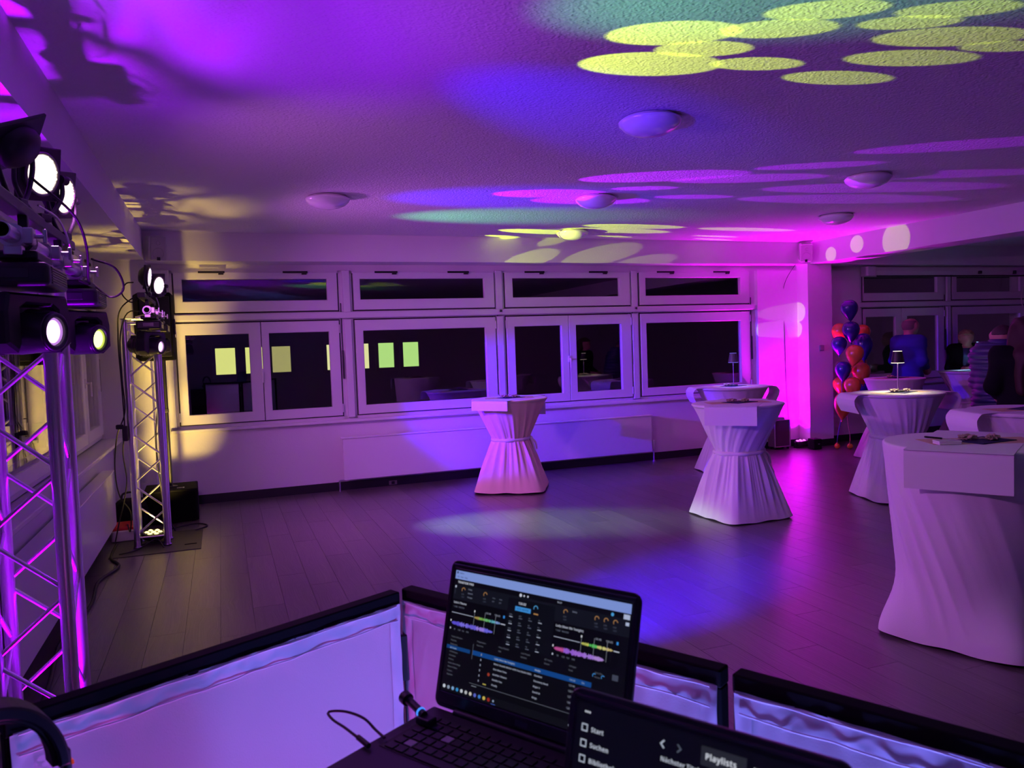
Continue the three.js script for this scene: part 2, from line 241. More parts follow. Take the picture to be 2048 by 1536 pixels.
function wallSpeaker(label, p, turn, tilt) {
  const s = thing('wall_speaker', label, 'speaker', p, turn); s.scale.setScalar(1.12);
  const body = new THREE.Group(); body.rotation.x = tilt;
  const c = part(s, 'cabinet', rb(0.155, 0.235, 0.14, 0.028, 0, 0, 0, 4), W.whitePlastic); c.rotation.x = tilt;
  part(c, 'grille', rb(0.138, 0.215, 0.012, 0.02, 0, 0, 0.068, 3), W.grille);
  part(c, 'woofer_ring', new THREE.TorusGeometry(0.05, 0.003, 8, 32).translate(0, -0.045, 0.074), W.grille);
  part(c, 'tweeter_ring', new THREE.TorusGeometry(0.018, 0.003, 8, 24).translate(0, 0.05, 0.074), W.grille);
  part(c, 'badge', bx(0.03, 0.03, 0.004, 0, -0.094, 0.075), W.black);
  part(s, 'bracket', [rod([0, 0, -0.06], [0, 0.03, -0.16], 0.012), rb(0.08, 0.09, 0.015, 0.004, 0, 0.03, -0.165)], W.whitePlastic);
  return s;
}
wallSpeaker('small white wall speaker in the left corner above the window', [0.625, 2.80, 0.50], 0.42, 0.1);
wallSpeaker('small white wall speaker tilted in the right corner by the beam', [9.16, 2.845, 0.42], -0.55, 0.32);

const domeSpots = [[3.70, 5.30, 'ceiling dome lamp nearest the viewer, lit blue with a long shadow'], [6.46, 4.25, 'ceiling dome lamp among the violet discs, before the beam'], [4.52, 2.96, 'ceiling dome lamp in violet light above the middle of the floor'], [2.14, 2.55, 'leftmost white ceiling dome lamp, beside the start of the blue streak'], [7.80, 2.46, 'dim ceiling dome lamp nearest the right-hand speaker'], [5.22, 0.95, 'ceiling dome lamp among the yellow spots above the windows']];
for (const [x, z, label] of domeSpots) {
  const d = thing('ceiling_lamp', label, 'lamp', [x, H, z]);
  part(d, 'base_ring', lathe([[0, 0], [0.165, 0], [0.17, -0.012], [0.165, -0.022], [0, -0.022]], 48), W.whitePlastic);
  part(d, 'diffuser', lathe([[0.185, -0.018], [0.19, -0.026], [0.181, -0.046], [0.150, -0.074], [0.105, -0.094], [0.055, -0.105], [0, -0.108]].reverse(), 56), W.opal);
}
{
  const s = thing('wall_switch', 'small square switch on the white pillar', 'switch', [9.52, 1.455, 0.31]);
  part(s, 'plate', rb(0.085, 0.085, 0.012, 0.004, 0, 0, 0.006), M([0.3, 0.29, 0.29], 0.5)); part(s, 'rocker', rb(0.055, 0.055, 0.008, 0.003, 0, 0, 0.013), M([0.36, 0.35, 0.35], 0.4));
  const q = thing('floor_socket', 'small white wall socket on the baseboard left of the table', 'socket', [3.1, 0.035, 0.098]);
  part(q, 'plate', rb(0.1, 0.05, 0.012, 0.004), M([0.25, 0.2, 0.2], 0.5)); part(q, 'insert', rb(0.04, 0.035, 0.008, 0.003, 0, 0, 0.008), W.black);
}
{
  const s = thing('projection_screen', 'white rolled-up projection screen casing above the right-hand windows', 'projection screen', [12.38, 2.60, 0.11]);
  part(s, 'casing', [prism([[-0.05, -0.045], [0.05, -0.06], [0.06, 0.0], [0.05, 0.06], [-0.05, 0.065]], 3.5, 0.008).rotateY(-Math.PI / 2).translate(1.75, 0, 0)], W.whitePlastic);
  part(s, 'end_cap', [rb(0.16, 0.15, 0.15, 0.01, -1.74, 0, 0)], W.whitePlastic); part(s, 'end_cap', [rb(0.06, 0.14, 0.13, 0.01, 1.76, 0, 0)], W.black);
  part(s, 'bracket', [rb(0.05, 0.05, 0.05, 0.008, 0.55, -0.02, 0.07)], W.black); part(s, 'bracket', [rb(0.04, 0.06, 0.05, 0.008, 1.35, -0.02, 0.07)], W.black);
  part(s, 'bottom_bar', [rod([-1.6, -0.075, 0.03], [1.65, -0.075, 0.03], 0.011)], W.black);
  single('hanging_cord', [tube([[14.02, 2.68, 0.2], [14.03, 2.6, 0.22], [13.95, 2.56, 0.22], [13.93, 2.4, 0.22], [13.86, 2.25, 0.22], [13.84, 2.1, 0.22], [13.88, 1.98, 0.22]], 0.006, 40)], M([0.6, 0.58, 0.5], 0.6), 'thin pale pull cord hanging from the projection screen', 'cord');
}

// ================================================================ truss towers
const TH = 2.0;
function trussTower(label, p) {
  const t = thing('truss_tower', label, 'truss tower', p), a = 0.12, y0 = 0.05;
  for (const [sx, sz] of [[-1, -1], [1, -1], [-1, 1], [1, 1]]) {
    const c = part(t, 'chord', [rod([sx * a, y0, sz * a], [sx * a, TH, sz * a], 0.0255, 20)], W.alu);
    part(c, 'spigot', lathe([[0, 0.006], [0.034, 0.006], [0.034, 0.02], [0.027, 0.024], [0.027, 0.07], [0.022, 0.075], [0, 0.075]], 18).translate(sx * a, 0, sz * a), W.steel);
  }
  const n = 8, h = (TH - y0 - 0.12) / n;
  for (let f = 0; f < 4; f++) for (let i = 0; i < n; i++) {
    const s = (i + (f === 1 || f === 2 ? 1 : 0)) % 2 ? 1 : -1, ya = y0 + 0.07 + i * h, yb = ya + h - 0.02;
    const A = [[s * a, ya, a], [-s * a, yb, a]], B = f === 0 ? A : f === 1 ? A.map(([x, y]) => [x, y, -a]) : f === 2 ? A.map(([x, y]) => [a, y, x]) : A.map(([x, y]) => [-a, y, x]);
    part(t, 'diagonal_brace', rod(B[0], B[1], 0.0085, 10), W.alu);
  }
  for (const y of [y0 + 0.045, TH - 0.03]) for (let f = 0; f < 4; f++) { const A = [[-a, y, a], [a, y, a]], B = f === 0 ? A : f === 1 ? A.map(([x, q]) => [x, q, -a]) : f === 2 ? A.map(([x, q]) => [a, q, x]) : A.map(([x, q]) => [-a, q, x]); part(t, 'cross_bar', rod(B[0], B[1], 0.0085, 10), W.alu); }
  part(t, 'top_plate', [ring(-0.15, 0.15, -0.15, 0.15, [0.07, 0.07, 0.07, 0.07], 0.008, 0).rotateX(-Math.PI / 2).translate(0, TH, 0)], W.alu);
  const pl = thing('base_plate', label.replace('silver square truss tower', 'flat dark steel base plate under the truss tower'), 'base plate', [p[0] + 0.04, 0, p[2] - 0.02]);
  part(pl, 'plate', rb(0.72, 0.006, 0.82, 0.003, 0, 0.003, 0), W.darkPlate);
  part(pl, 'grip_slot', rb(0.1, 0.002, 0.03, 0.001, 0.27, 0.0066, 0.2), W.blackMatt);
  return t;
}
const T1 = [0.497, 0.0, 6.04], T2 = [0.563, 0.0, 1.885];
trussTower('silver square truss tower lit violet, nearest the viewer', T1);
trussTower('silver square truss tower by the window corner, lit yellow inside', T2);

// top assemblies: cross pipe, light bar, clamps
function topBar(which, x, z, halfL) {
  const pz = z, y = 2.05;
  const p = thing('cross_pipe', `silver round pipe with clamps on top of the ${which} truss tower`, 'pipe', [x, y, pz]);
  part(p, 'tube', [pipe([0, 0, -halfL], [0, 0, halfL], 0.0255, 0.0215)], W.alu);
  for (const k of [-0.55, -0.12, 0.12, 0.55]) {
    const c = part(p, 'clamp', [pipe([0, 0, k - 0.022], [0, 0, k + 0.022], 0.037, 0.0257, 20), rb(0.03, 0.05, 0.05, 0.005, 0.042, 0.0, k), rb(0.05, 0.03, 0.05, 0.005, 0, -0.045, k)], W.steel);
    part(c, 'wing_nut', [rod([0.05, 0, k], [0.085, 0, k], 0.007), rb(0.012, 0.045, 0.012, 0.004, 0.085, 0, k)], W.steel);
  }
  part(p, 'stub', [rod([x > 0.6 ? -0.14 : -0.1, -0.04, 0], [-0.02, -0.01, 0], 0.02)], W.alu);
  const b = thing('light_bar', `flat dark bar carrying the floodlights on the ${which} truss tower`, 'light bar', [x - 0.04, 2.175, pz]);
  part(b, 'bar', rb(0.06, 0.04, 2 * halfL - 0.1, 0.006), M([0.06, 0.058, 0.062], 0.5));
  for (const k of [-0.3, 0.3]) part(b, 'standoff', rb(0.03, 0.1, 0.03, 0.004, 0.02, -0.07, k), W.black);
  part(b, 'safety_wire', [tube([[0.03, 0.05, 0.1], [0.07, 0.02, -0.05], [0.08, -0.08, -0.18], [0.05, -0.12, -0.22], [0.04, -0.15, -0.2]], 0.004, 30)], W.steel);
}
topBar('near', 0.625, 6.10, 0.70);
topBar('far', 0.665, 1.90, 0.62);

// flat LED floodlights
const ledHex = (() => { const a = []; for (let i = -5; i <= 5; i++) for (let j = -5; j <= 5; j++) { const x = (i + j * 0.5) * 0.0145, y = j * 0.01256; if (Math.hypot(x, y) < 0.068) a.push(new THREE.SphereGeometry(0.0056, 8, 5, 0, 6.2832, 0, 1.5708).rotateX(Math.PI / 2).translate(x, y, 0.004)); } a.push(new THREE.CircleGeometry(0.071, 32).translate(0, 0, 0.003)); return join(a); })();
function floodlight(label, p, dir, rgbGlow, k, bracketH, lit) {
  const f = thing('floodlight', label, 'floodlight', p);
  const q = lookRot(dir);
  const body = part(f, 'housing', [lathe([[0, -0.06], [0.05, -0.06], [0.078, -0.035], [0.083, 0.0], [0.083, 0.012], [0, 0.012]], 36).rotateX(Math.PI / 2), prism([[-0.105, -0.1], [0.105, -0.1], [0.105, 0.1], [-0.105, 0.1]], 0.008, 0.004).translate(0, 0, -0.006)], W.black); body.quaternion.copy(q);
  const rim = part(body, 'rim', new THREE.TorusGeometry(0.077, 0.006, 10, 40).translate(0, 0, 0.016), M([0.25, 0.22, 0.22], 0.3, { metalness: 0.8 }));
  const led = part(body, 'led_panel', ledHex.clone().translate(0, 0, 0.013), lit ? glow(rgbGlow, k) : W.blackGloss);
  led.castShadow = false;
  const br = part(f, 'bracket', [tube([[0, -bracketH, 0], [0.0, -bracketH + 0.02, 0.05], [0, -0.06, 0.115], [0, 0.0, 0.115]], 0.009, 20), tube([[0, -bracketH, 0], [0.0, -bracketH + 0.02, -0.05], [0, -0.06, -0.115], [0, 0.0, -0.115]], 0.009, 20), rb(0.05, 0.03, 0.05, 0.005, 0, -bracketH, 0)], W.black);
  br.rotation.y = Math.atan2(dir[0], dir[2]) + Math.PI / 2; const kb = part(f, 'knob', [rod([0, 0, 0.11], [0, 0, 0.14], 0.018, 12)], W.black); kb.rotation.y = br.rotation.y;
  return f;
}
const norm = (d) => { const l = Math.hypot(...d); return d.map((v) => v / l); };
const ahead = (p, d, k) => { const n = norm(d); return [p[0] + n[0] * k, p[1] + n[1] * k, p[2] + n[2] * k]; };
const FL = [
  ['bright floodlight on the near truss tower, the one closer to the viewer', [0.60, 2.365, 6.07], [0.86, -0.22, 0.50], [1, 0.86, 0.72], 2.2, true, 1],
  ['bright floodlight on the near truss tower, the one farther back', [0.595, 2.375, 5.60], [0.93, -0.22, 0.28], [1, 0.84, 0.70], 2.2, true, 1],
  ['unlit black floodlight seen from behind on the near truss tower', [0.585, 2.40, 6.37], [-0.70, 0.68, -0.20], [0, 0, 0], 0, false, 0],
  ['pink-white floodlight on the far truss tower, tall narrow disc at the left', [0.66, 2.345, 2.22], [0.95, -0.12, 0.10], [1, 0.72, 1], 2.2, true, 2],
  ['pink-white floodlight on the far truss tower, right of its twin', [0.72, 2.29, 2.02], [0.88, -0.15, 0.50], [1, 0.78, 0.9], 2.0, true, 2],
];
FL.forEach(([label, p, d, g, k, lit, tower]) => floodlight(label, p, d, g, k, p[1] - 2.20, lit));
for (const [label, p, d, , , lit, tower] of FL) if (lit) spot(ahead(p, d, 0.06), ahead(p, [d[0], d[1] - 0.29, d[2] - (tower === 1 && p[2] < 5.8 ? 1.15 : 0.25)], 3), tower === 1 ? LC.flood1 : LC.flood2, tower === 1 ? LI.flood1 : LI.flood2, 62, 1, 4, 'flood_' + tower);

// moving heads hanging under the cross pipes
function movingHead(label, p, dir, rgb, k) {
  const m = thing('moving_head', label, 'moving head', p);
  const pan = Math.atan2(dir[0], dir[2]);
  const base = part(m, 'base', [rb(0.19, 0.075, 0.32, 0.018, 0, -0.088, 0, 3), rb(0.12, 0.03, 0.24, 0.01, 0, -0.025, 0)], W.black);
  part(base, 'side_fins', [...Array(7)].map((_, i) => rb(0.004, 0.005, 0.24, 0.001, 0.0955, -0.064 - i * 0.008, 0)), W.blackGloss);
  part(base, 'display', [rb(0.08, 0.03, 0.004, 0.001, 0, -0.085, 0.161)], W.blackGloss);
  const yoke = part(m, 'yoke', [prism([[-0.135, -0.14], [0.135, -0.14], [0.15, -0.20], [0.15, -0.30], [0.10, -0.33], [0.085, -0.30], [0.085, -0.19], [0.06, -0.175], [-0.06, -0.175], [-0.085, -0.19], [-0.085, -0.30], [-0.10, -0.33], [-0.15, -0.30], [-0.15, -0.20]], 0.07, 0.008).translate(0, 0, -0.035)], W.black);
  yoke.rotation.y = pan;
  const hd = part(m, 'head', [lathe([[0, -0.15], [0.04, -0.15], [0.068, -0.125], [0.078, -0.06], [0.078, 0.02], [0.068, 0.10], [0.066, 0.128], [0.062, 0.135], [0.05, 0.135], [0.047, 0.118], [0, 0.118]], 28).rotateX(Math.PI / 2), rb(0.10, 0.035, 0.17, 0.012, 0, 0.066, -0.03)], W.blackGloss);
  hd.position.set(-0.045 * Math.sin(pan), -0.255, -0.045 * Math.cos(pan)); hd.quaternion.copy(lookRot(dir));
  part(hd, 'vent_band', [new THREE.TorusGeometry(0.0785, 0.004, 8, 32).translate(0, 0, -0.05), new THREE.TorusGeometry(0.0785, 0.004, 8, 32).translate(0, 0, -0.075)], W.black);
  part(hd, 'lens_ring', new THREE.TorusGeometry(0.054, 0.009, 10, 36).translate(0, 0, 0.134), W.black);
  const lens = part(hd, 'lens', lathe([[0, 0.014], [0.02, 0.011], [0.036, 0.005], [0.046, 0]], 28).rotateX(Math.PI / 2).translate(0, 0, 0.119), glow(rgb, k)); lens.castShadow = false;
  part(hd, 'lens_glow_ring', new THREE.TorusGeometry(0.041, 0.004, 8, 32).translate(0, 0, 0.127), glow(rgb.map((v) => v * v), k * 0.35));
  part(m, 'hook_clamp', [pipe([0, 0.03, -0.03], [0, 0.03, 0.03], 0.036, 0.026, 18), rb(0.03, 0.05, 0.04, 0.005, 0, -0.01, 0)], W.black);
  return m;
}
const MH = [
  { label: 'black moving head with violet lens, nearest the viewer', p: [0.625, 2.02, 6.52], d: [0.86, -0.06, 0.42], c: [0.85, 0.55, 1], k: 2.2 },
  { label: 'black moving head with yellow-green lens under the near truss', p: [0.625, 2.02, 5.52], d: [0.88, -0.10, 0.46], c: [0.92, 1, 0.35], k: 2.2 },
  { label: 'small black moving head with pinkish lens under the far truss pipe', p: [0.665, 2.02, 2.28], d: [0.86, -0.10, 0.46], c: [0.95, 0.65, 1], k: 2.0 },
  { label: 'black moving head hidden behind its twin at the far truss', p: [0.665, 2.02, 1.42], d: [0.95, 0.1, -0.2], c: [0.92, 1, 0.35], k: 2.0 },
].map((o) => { movingHead(o.label, o.p, o.d, o.c, o.k); const q = Math.hypot(o.d[0], o.d[2]), piv = [o.p[0] - 0.045 * o.d[0] / q, o.p[1] - 0.255, o.p[2] - 0.045 * o.d[2] / q]; return { ...o, lens: ahead(piv, o.d, 0.165) }; });

// beams: every disc is one hole of the gobo in front of the lamp (tips of the disc on the ceiling, x z x z)
function disc(src, [xa, za, xb, zb], rgb, cd, y = H) {
  const S = V3(...src), a = V3(xa, y, za).sub(S).normalize(), b = V3(xb, y, zb).sub(S).normalize(), m = a.clone().add(b).normalize();
  spot(src, S.clone().addScaledVector(m, 3).toArray(), rgb, cd, THREE.MathUtils.radToDeg(a.angleTo(b)) / 2, 0.06, 0.35, 'gobo_beam');
}
const violetDiscs = [[5.26, 4.29, 6.23, 4.64], [4.02, 3.61, 5.39, 4.12], [4.84, 3.70, 6.14, 4.18], [4.48, 3.31, 5.09, 3.48], [5.17, 3.00, 5.75, 3.24], [6.00, 3.20, 8.39, 3.37], [5.88, 4.87, 6.93, 5.69], [5.91, 3.52, 8.26, 4.21], [3.57, 3.03, 4.45, 2.98], [4.11, 2.60, 4.94, 2.97], [6.32, 4.20, 8.08, 4.69]];
const yellowDiscs = [[2.94, 5.95, 3.51, 6.25], [3.15, 6.26, 3.60, 6.41], [2.85, 6.40, 3.42, 6.50], [3.34, 6.50, 3.78, 6.75], [3.59, 6.14, 3.90, 6.34], [4.01, 6.10, 4.62, 6.26], [4.12, 6.45, 4.81, 6.56], [3.39, 6.73, 3.87, 6.95], [3.87, 6.75, 4.30, 6.93], [4.06, 6.64, 4.78, 6.90], [4.57, 6.67, 5.02, 6.84], [3.95, 6.96, 4.40, 7.04]];
const farDiscs = [[4.3, 0.44, 4.75, 0.40], [4.39, 0.80, 5.32, 0.90], [5.15, 1.38, 6.54, 1.35], [5.01, 1.07, 6.56, 1.01], [6.87, 1.26, 7.97, 1.43], [5.8, 0.55, 6.2, 0.58], [7.4, 0.46, 7.7, 0.48], [7.1, 0.72, 7.7, 0.75]];
for (const d of yellowDiscs) disc(MH[1].lens, d, LC.yellow, LI.discYellow);
for (const d of violetDiscs) disc(MH[2].lens, d, [0.40, 0.0, 0.9], LI.discViolet);
for (const d of farDiscs) disc(MH[3].lens, d, LC.yellow, LI.discFar);
for (const [p, deg] of [[[4.75, 2.70, 0.38], 1.25], [[5.75, 2.76, 0.36], 1.3], [[6.45, 2.68, 0.34], 0.9], [[5.08, 2.93, 0.38], 0.7], [[9.34, 2.78, 0.72], 0.7], [[9.34, 2.86, 1.2], 0.8], [[9.34, 2.83, 1.85], 1.5], [[9.32, 2.0, 0.1], 1.0], [[9.25, 1.75, 0.05], 0.9]]) spot(MH[3].lens, p, [0.78, 1.0, 0.04], LI.discWall, deg, 0.08, 0.35, 'gobo_beam');
// soft colour washes of the same heads
spot(MH[0].lens, [3.3, H, 5.28], LC.blue, LI.blueNear, 13, 1, 1, 'blue_near');
spot(MH[0].lens, [3.75, 0, 5.1], LC.blue, LI.floorBlue, 11, 1, 1, 'blue_pool');
spot(MH[1].lens, [3.35, H, 6.95], LC.green, LI.greenNear, 11, 1, 1, 'green_near');
spot(MH[2].lens, [3.7, H, 2.75], LC.blue, LI.blueFar, 12, 1, 1, 'blue_far');
spot(MH[3].lens, [4.0, H, 1.8], LC.green, LI.greenFar, 10, 1, 1, 'green_far');
spot(MH[3].lens, [5.9, 0.5, 0.30], [0.05, 0.0, 1.0], LI.wallBlue, 17, 0.25, 1, 'wall_blue');
spot(MH[3].lens, [3.79, 0, 2.75], LC.white, LI.floorWhite, 11, 1, 1, 'white_pool');
spot(MH[2].lens, [7, 1.6, 4.2], LC.violet, LI.wash, 50, 1, 2, 'violet_wash');

// uplights standing on the floor
function uplight(label, p, rgb, k, tilt = [0, 1, 0]) {
  const u = thing('uplight', label, 'uplight', p);
  const hd = part(u, 'housing', [lathe([[0, -0.035], [0.075, -0.035], [0.092, -0.02], [0.095, 0.02], [0.088, 0.026], [0, 0.022]], 32)], W.black); hd.position.y = 0.075; hd.quaternion.setFromUnitVectors(V3(0, 1, 0), V3(...tilt).normalize());
  const mg = glow(rgb, k);
  for (let i = 0; i < 7; i++) { const a = i * Math.PI / 3, r = i ? 0.055 : 0; const l = part(hd, 'led_lens', lathe([[0, 0.034], [0.012, 0.032], [0.021, 0.024], [0.022, 0.02]], 18).translate(Math.cos(a) * r, 0, Math.sin(a) * r), mg); l.castShadow = false; }
  part(u, 'stand', [rb(0.02, 0.08, 0.05, 0.004, -0.105, 0.04, 0), rb(0.02, 0.08, 0.05, 0.004, 0.105, 0.04, 0), rb(0.23, 0.012, 0.06, 0.004, 0, 0.006, 0)], W.black);
}
uplight('yellow LED uplight inside the foot of the far truss tower', [T2[0], 0.006, T2[2] - 0.02], [1, 0.86, 0.3], 2.4, [0.05, 1, 0.12]);
uplight('violet LED uplight inside the foot of the near truss tower', [T1[0], 0.006, T1[2]], [0.6, 0.1, 1], 2.2);
uplight('black uplight glowing magenta on the floor by the pillar', [9.17, 0, 0.25], [1, 0.15, 1], 2.2, [-0.1, 1, 0]);
for (const [y, k] of [[0.85, 0.8], [1.5, 0.8], [2.35, 1.1]]) spot([T2[0], 0.17, T2[2] - 0.03], [T2[0] + 0.20, y, T2[2] - 1.8], LC.amber, LI.amber * k, 15, 1, 3, 'amber_uplight');
spot([T2[0], 0.14, T2[2]], [T2[0] + 0.03, 2, T2[2] - 0.03], LC.amber, LI.amberUp, 22, 1, 2, 'amber_core');
spot([T2[0], 0.14, T2[2]], [T2[0] + 0.1, 2, T2[2] - 0.2], LC.amber, 0.6, 62, 1, 2, 'amber_wide');
spot([T1[0], 0.14, T1[2]], [T1[0], 2, T1[2]], [0.40, 0.0, 1.0], LI.violetTruss, 22, 1, 2, 'violet_truss');
spot([T1[0], 0.13, T1[2]], [T1[0] + 0.60, 2, T1[2] - 0.06], LC.uplight1, LI.violetUp, 42, 1, 3, 'violet_uplight');
spot([T1[0], 0.13, T1[2] + 0.03], [T1[0] + 0.46, 2, T1[2] - 0.04], LC.core, LI.violetCore, 27, 1, 2, 'magenta_core');
spot([9.17, 0.22, 0.25], [8.98, 2, 0.09], LC.magenta, LI.magentaUp, 54, 1, 3, 'magenta_uplight');
scene.userData = {};

// ================================================================ sound gear and cables
{
  const s = thing('subwoofer', 'black subwoofer box on the floor behind the far truss tower', 'subwoofer', [0.665, 0, 0.80], 0.02);
  part(s, 'cabinet', rb(0.50, 0.32, 0.5, 0.012, 0, 0.175, 0), W.blackMatt);
  part(s, 'front_grille', rb(0.46, 0.28, 0.012, 0.006, 0, 0.175, 0.253), M([0.003, 0.003, 0.004], 0.9, { ph: true, specularIntensity: 0.15 }));
  part(s, 'badge', [rb(0.012, 0.003, 0.05, 0.001, 0.12, 0.337, 0.13), ...[0, 1, 2, 3, 4].map((i) => rb(0.008, 0.003, 0.03 + 0.008 * (i % 3), 0.001, 0.06 + i * 0.013, 0.337, 0.13))], W.whitePlastic);
  part(s, 'foot', [rb(0.04, 0.015, 0.04, 0.005, -0.2, 0.0075, 0.2), rb(0.04, 0.015, 0.04, 0.005, 0.2, 0.0075, 0.2), rb(0.04, 0.015, 0.04, 0.005, -0.2, 0.0075, -0.2), rb(0.04, 0.015, 0.04, 0.005, 0.2, 0.0075, -0.2)], W.rubber);
  part(s, 'pole_socket', lathe([[0, 0.33], [0.06, 0.33], [0.06, 0.342], [0.025, 0.346], [0, 0.346]], 20), W.black);
  const q = thing('pole_speaker', 'tall black loudspeaker on a pole behind the far truss tower', 'speaker', [0.60, 0, 0.80], 0.1);
  part(q, 'pole', [rod([0.06, 0.346, 0], [0.06, 1.66, 0], 0.02, 16)], W.black);
  part(q, 'locking_pin', [rod([0.06, 1.12, 0], [-0.02, 1.12, 0.02], 0.006), rb(0.045, 0.045, 0.045, 0.01, 0.06, 1.12, 0)], W.black);
  part(q, 'cabinet', [prism([[-0.19, -0.16], [0.19, -0.16], [0.15, 0.17], [-0.15, 0.17]].map(([x, z]) => [x, z]), 0.66, 0.01).rotateX(Math.PI / 2).translate(0.0, 2.30, 0)], W.blackMatt);
  part(q, 'front_grille', rb(0.27, 0.60, 0.012, 0.006, 0.0, 1.97, 0.176), M([0.008, 0.008, 0.01], 0.55));
  part(q, 'handle', [rb(0.02, 0.16, 0.05, 0.008, 0.178, 1.97, 0.02)], W.black);
}
{
  const s = thing('monitor_speaker', 'dark wooden speaker box on the floor in front of the magenta wall', 'speaker', [8.82, 0, 0.19], -0.05);
  part(s, 'cabinet', rb(0.27, 0.40, 0.16, 0.008, 0, 0.235, 0), M([0.10, 0.075, 0.085], 0.6));
  part(s, 'front_frame', ring(-0.135, 0.135, 0.035, 0.435, [0.014, 0.014, 0.014, 0.014], 0.016, 0.078), M([0.35, 0.3, 0.34], 0.5));
  part(s, 'foot', [rb(0.03, 0.04, 0.03, 0.005, -0.11, 0.02, 0.055), rb(0.03, 0.04, 0.03, 0.005, 0.11, 0.02, 0.055), rb(0.03, 0.04, 0.03, 0.005, -0.11, 0.02, -0.055), rb(0.03, 0.04, 0.03, 0.005, 0.11, 0.02, -0.055)], W.black);
  const r = thing('receiver_box', 'small grey receiver lying on the dark speaker box', 'receiver', [8.80, 0.435, 0.19], -0.05);
  part(r, 'case', rb(0.17, 0.035, 0.11, 0.006, 0, 0.0175, 0), M([0.3, 0.28, 0.3], 0.5)); part(r, 'antenna', [rod([0.07, 0.03, -0.03], [0.075, 0.09, -0.04], 0.004)], W.black);
  part(r, 'lead', [tube([[-0.03, 0.03, 0.0], [-0.02, 0.075, 0.01], [0.03, 0.085, 0.0], [0.06, 0.05, -0.03]], 0.003, 24)], W.black);
  single('speaker_cable', [tube([[9.03, 0.02, 0.2], [9.09, 0.3, 0.1], [9.06, 0.8, 0.088], [9.045, 1.6, 0.088], [9.05, 2.4, 0.088], [9.12, 2.70, 0.27], [9.16, 2.76, 0.3]], 0.004, 60)], W.seal, 'thin cable running up the magenta wall to the speaker', 'cable');
  const d = thing('effect_box', 'small black box on the floor between speaker box and pillar', 'box', [9.20, 0, 0.50], -0.1);
  part(d, 'case', rb(0.13, 0.15, 0.15, 0.008, 0, 0.078, 0), W.blackMatt); part(d, 'badge', rb(0.03, 0.012, 0.003, 0.001, 0.015, 0.08, 0.076), M([0.2, 0.2, 0.24], 0.5)); part(d, 'foot', [rb(0.1, 0.006, 0.12, 0.002, 0, 0.003, 0)], W.rubber);
}
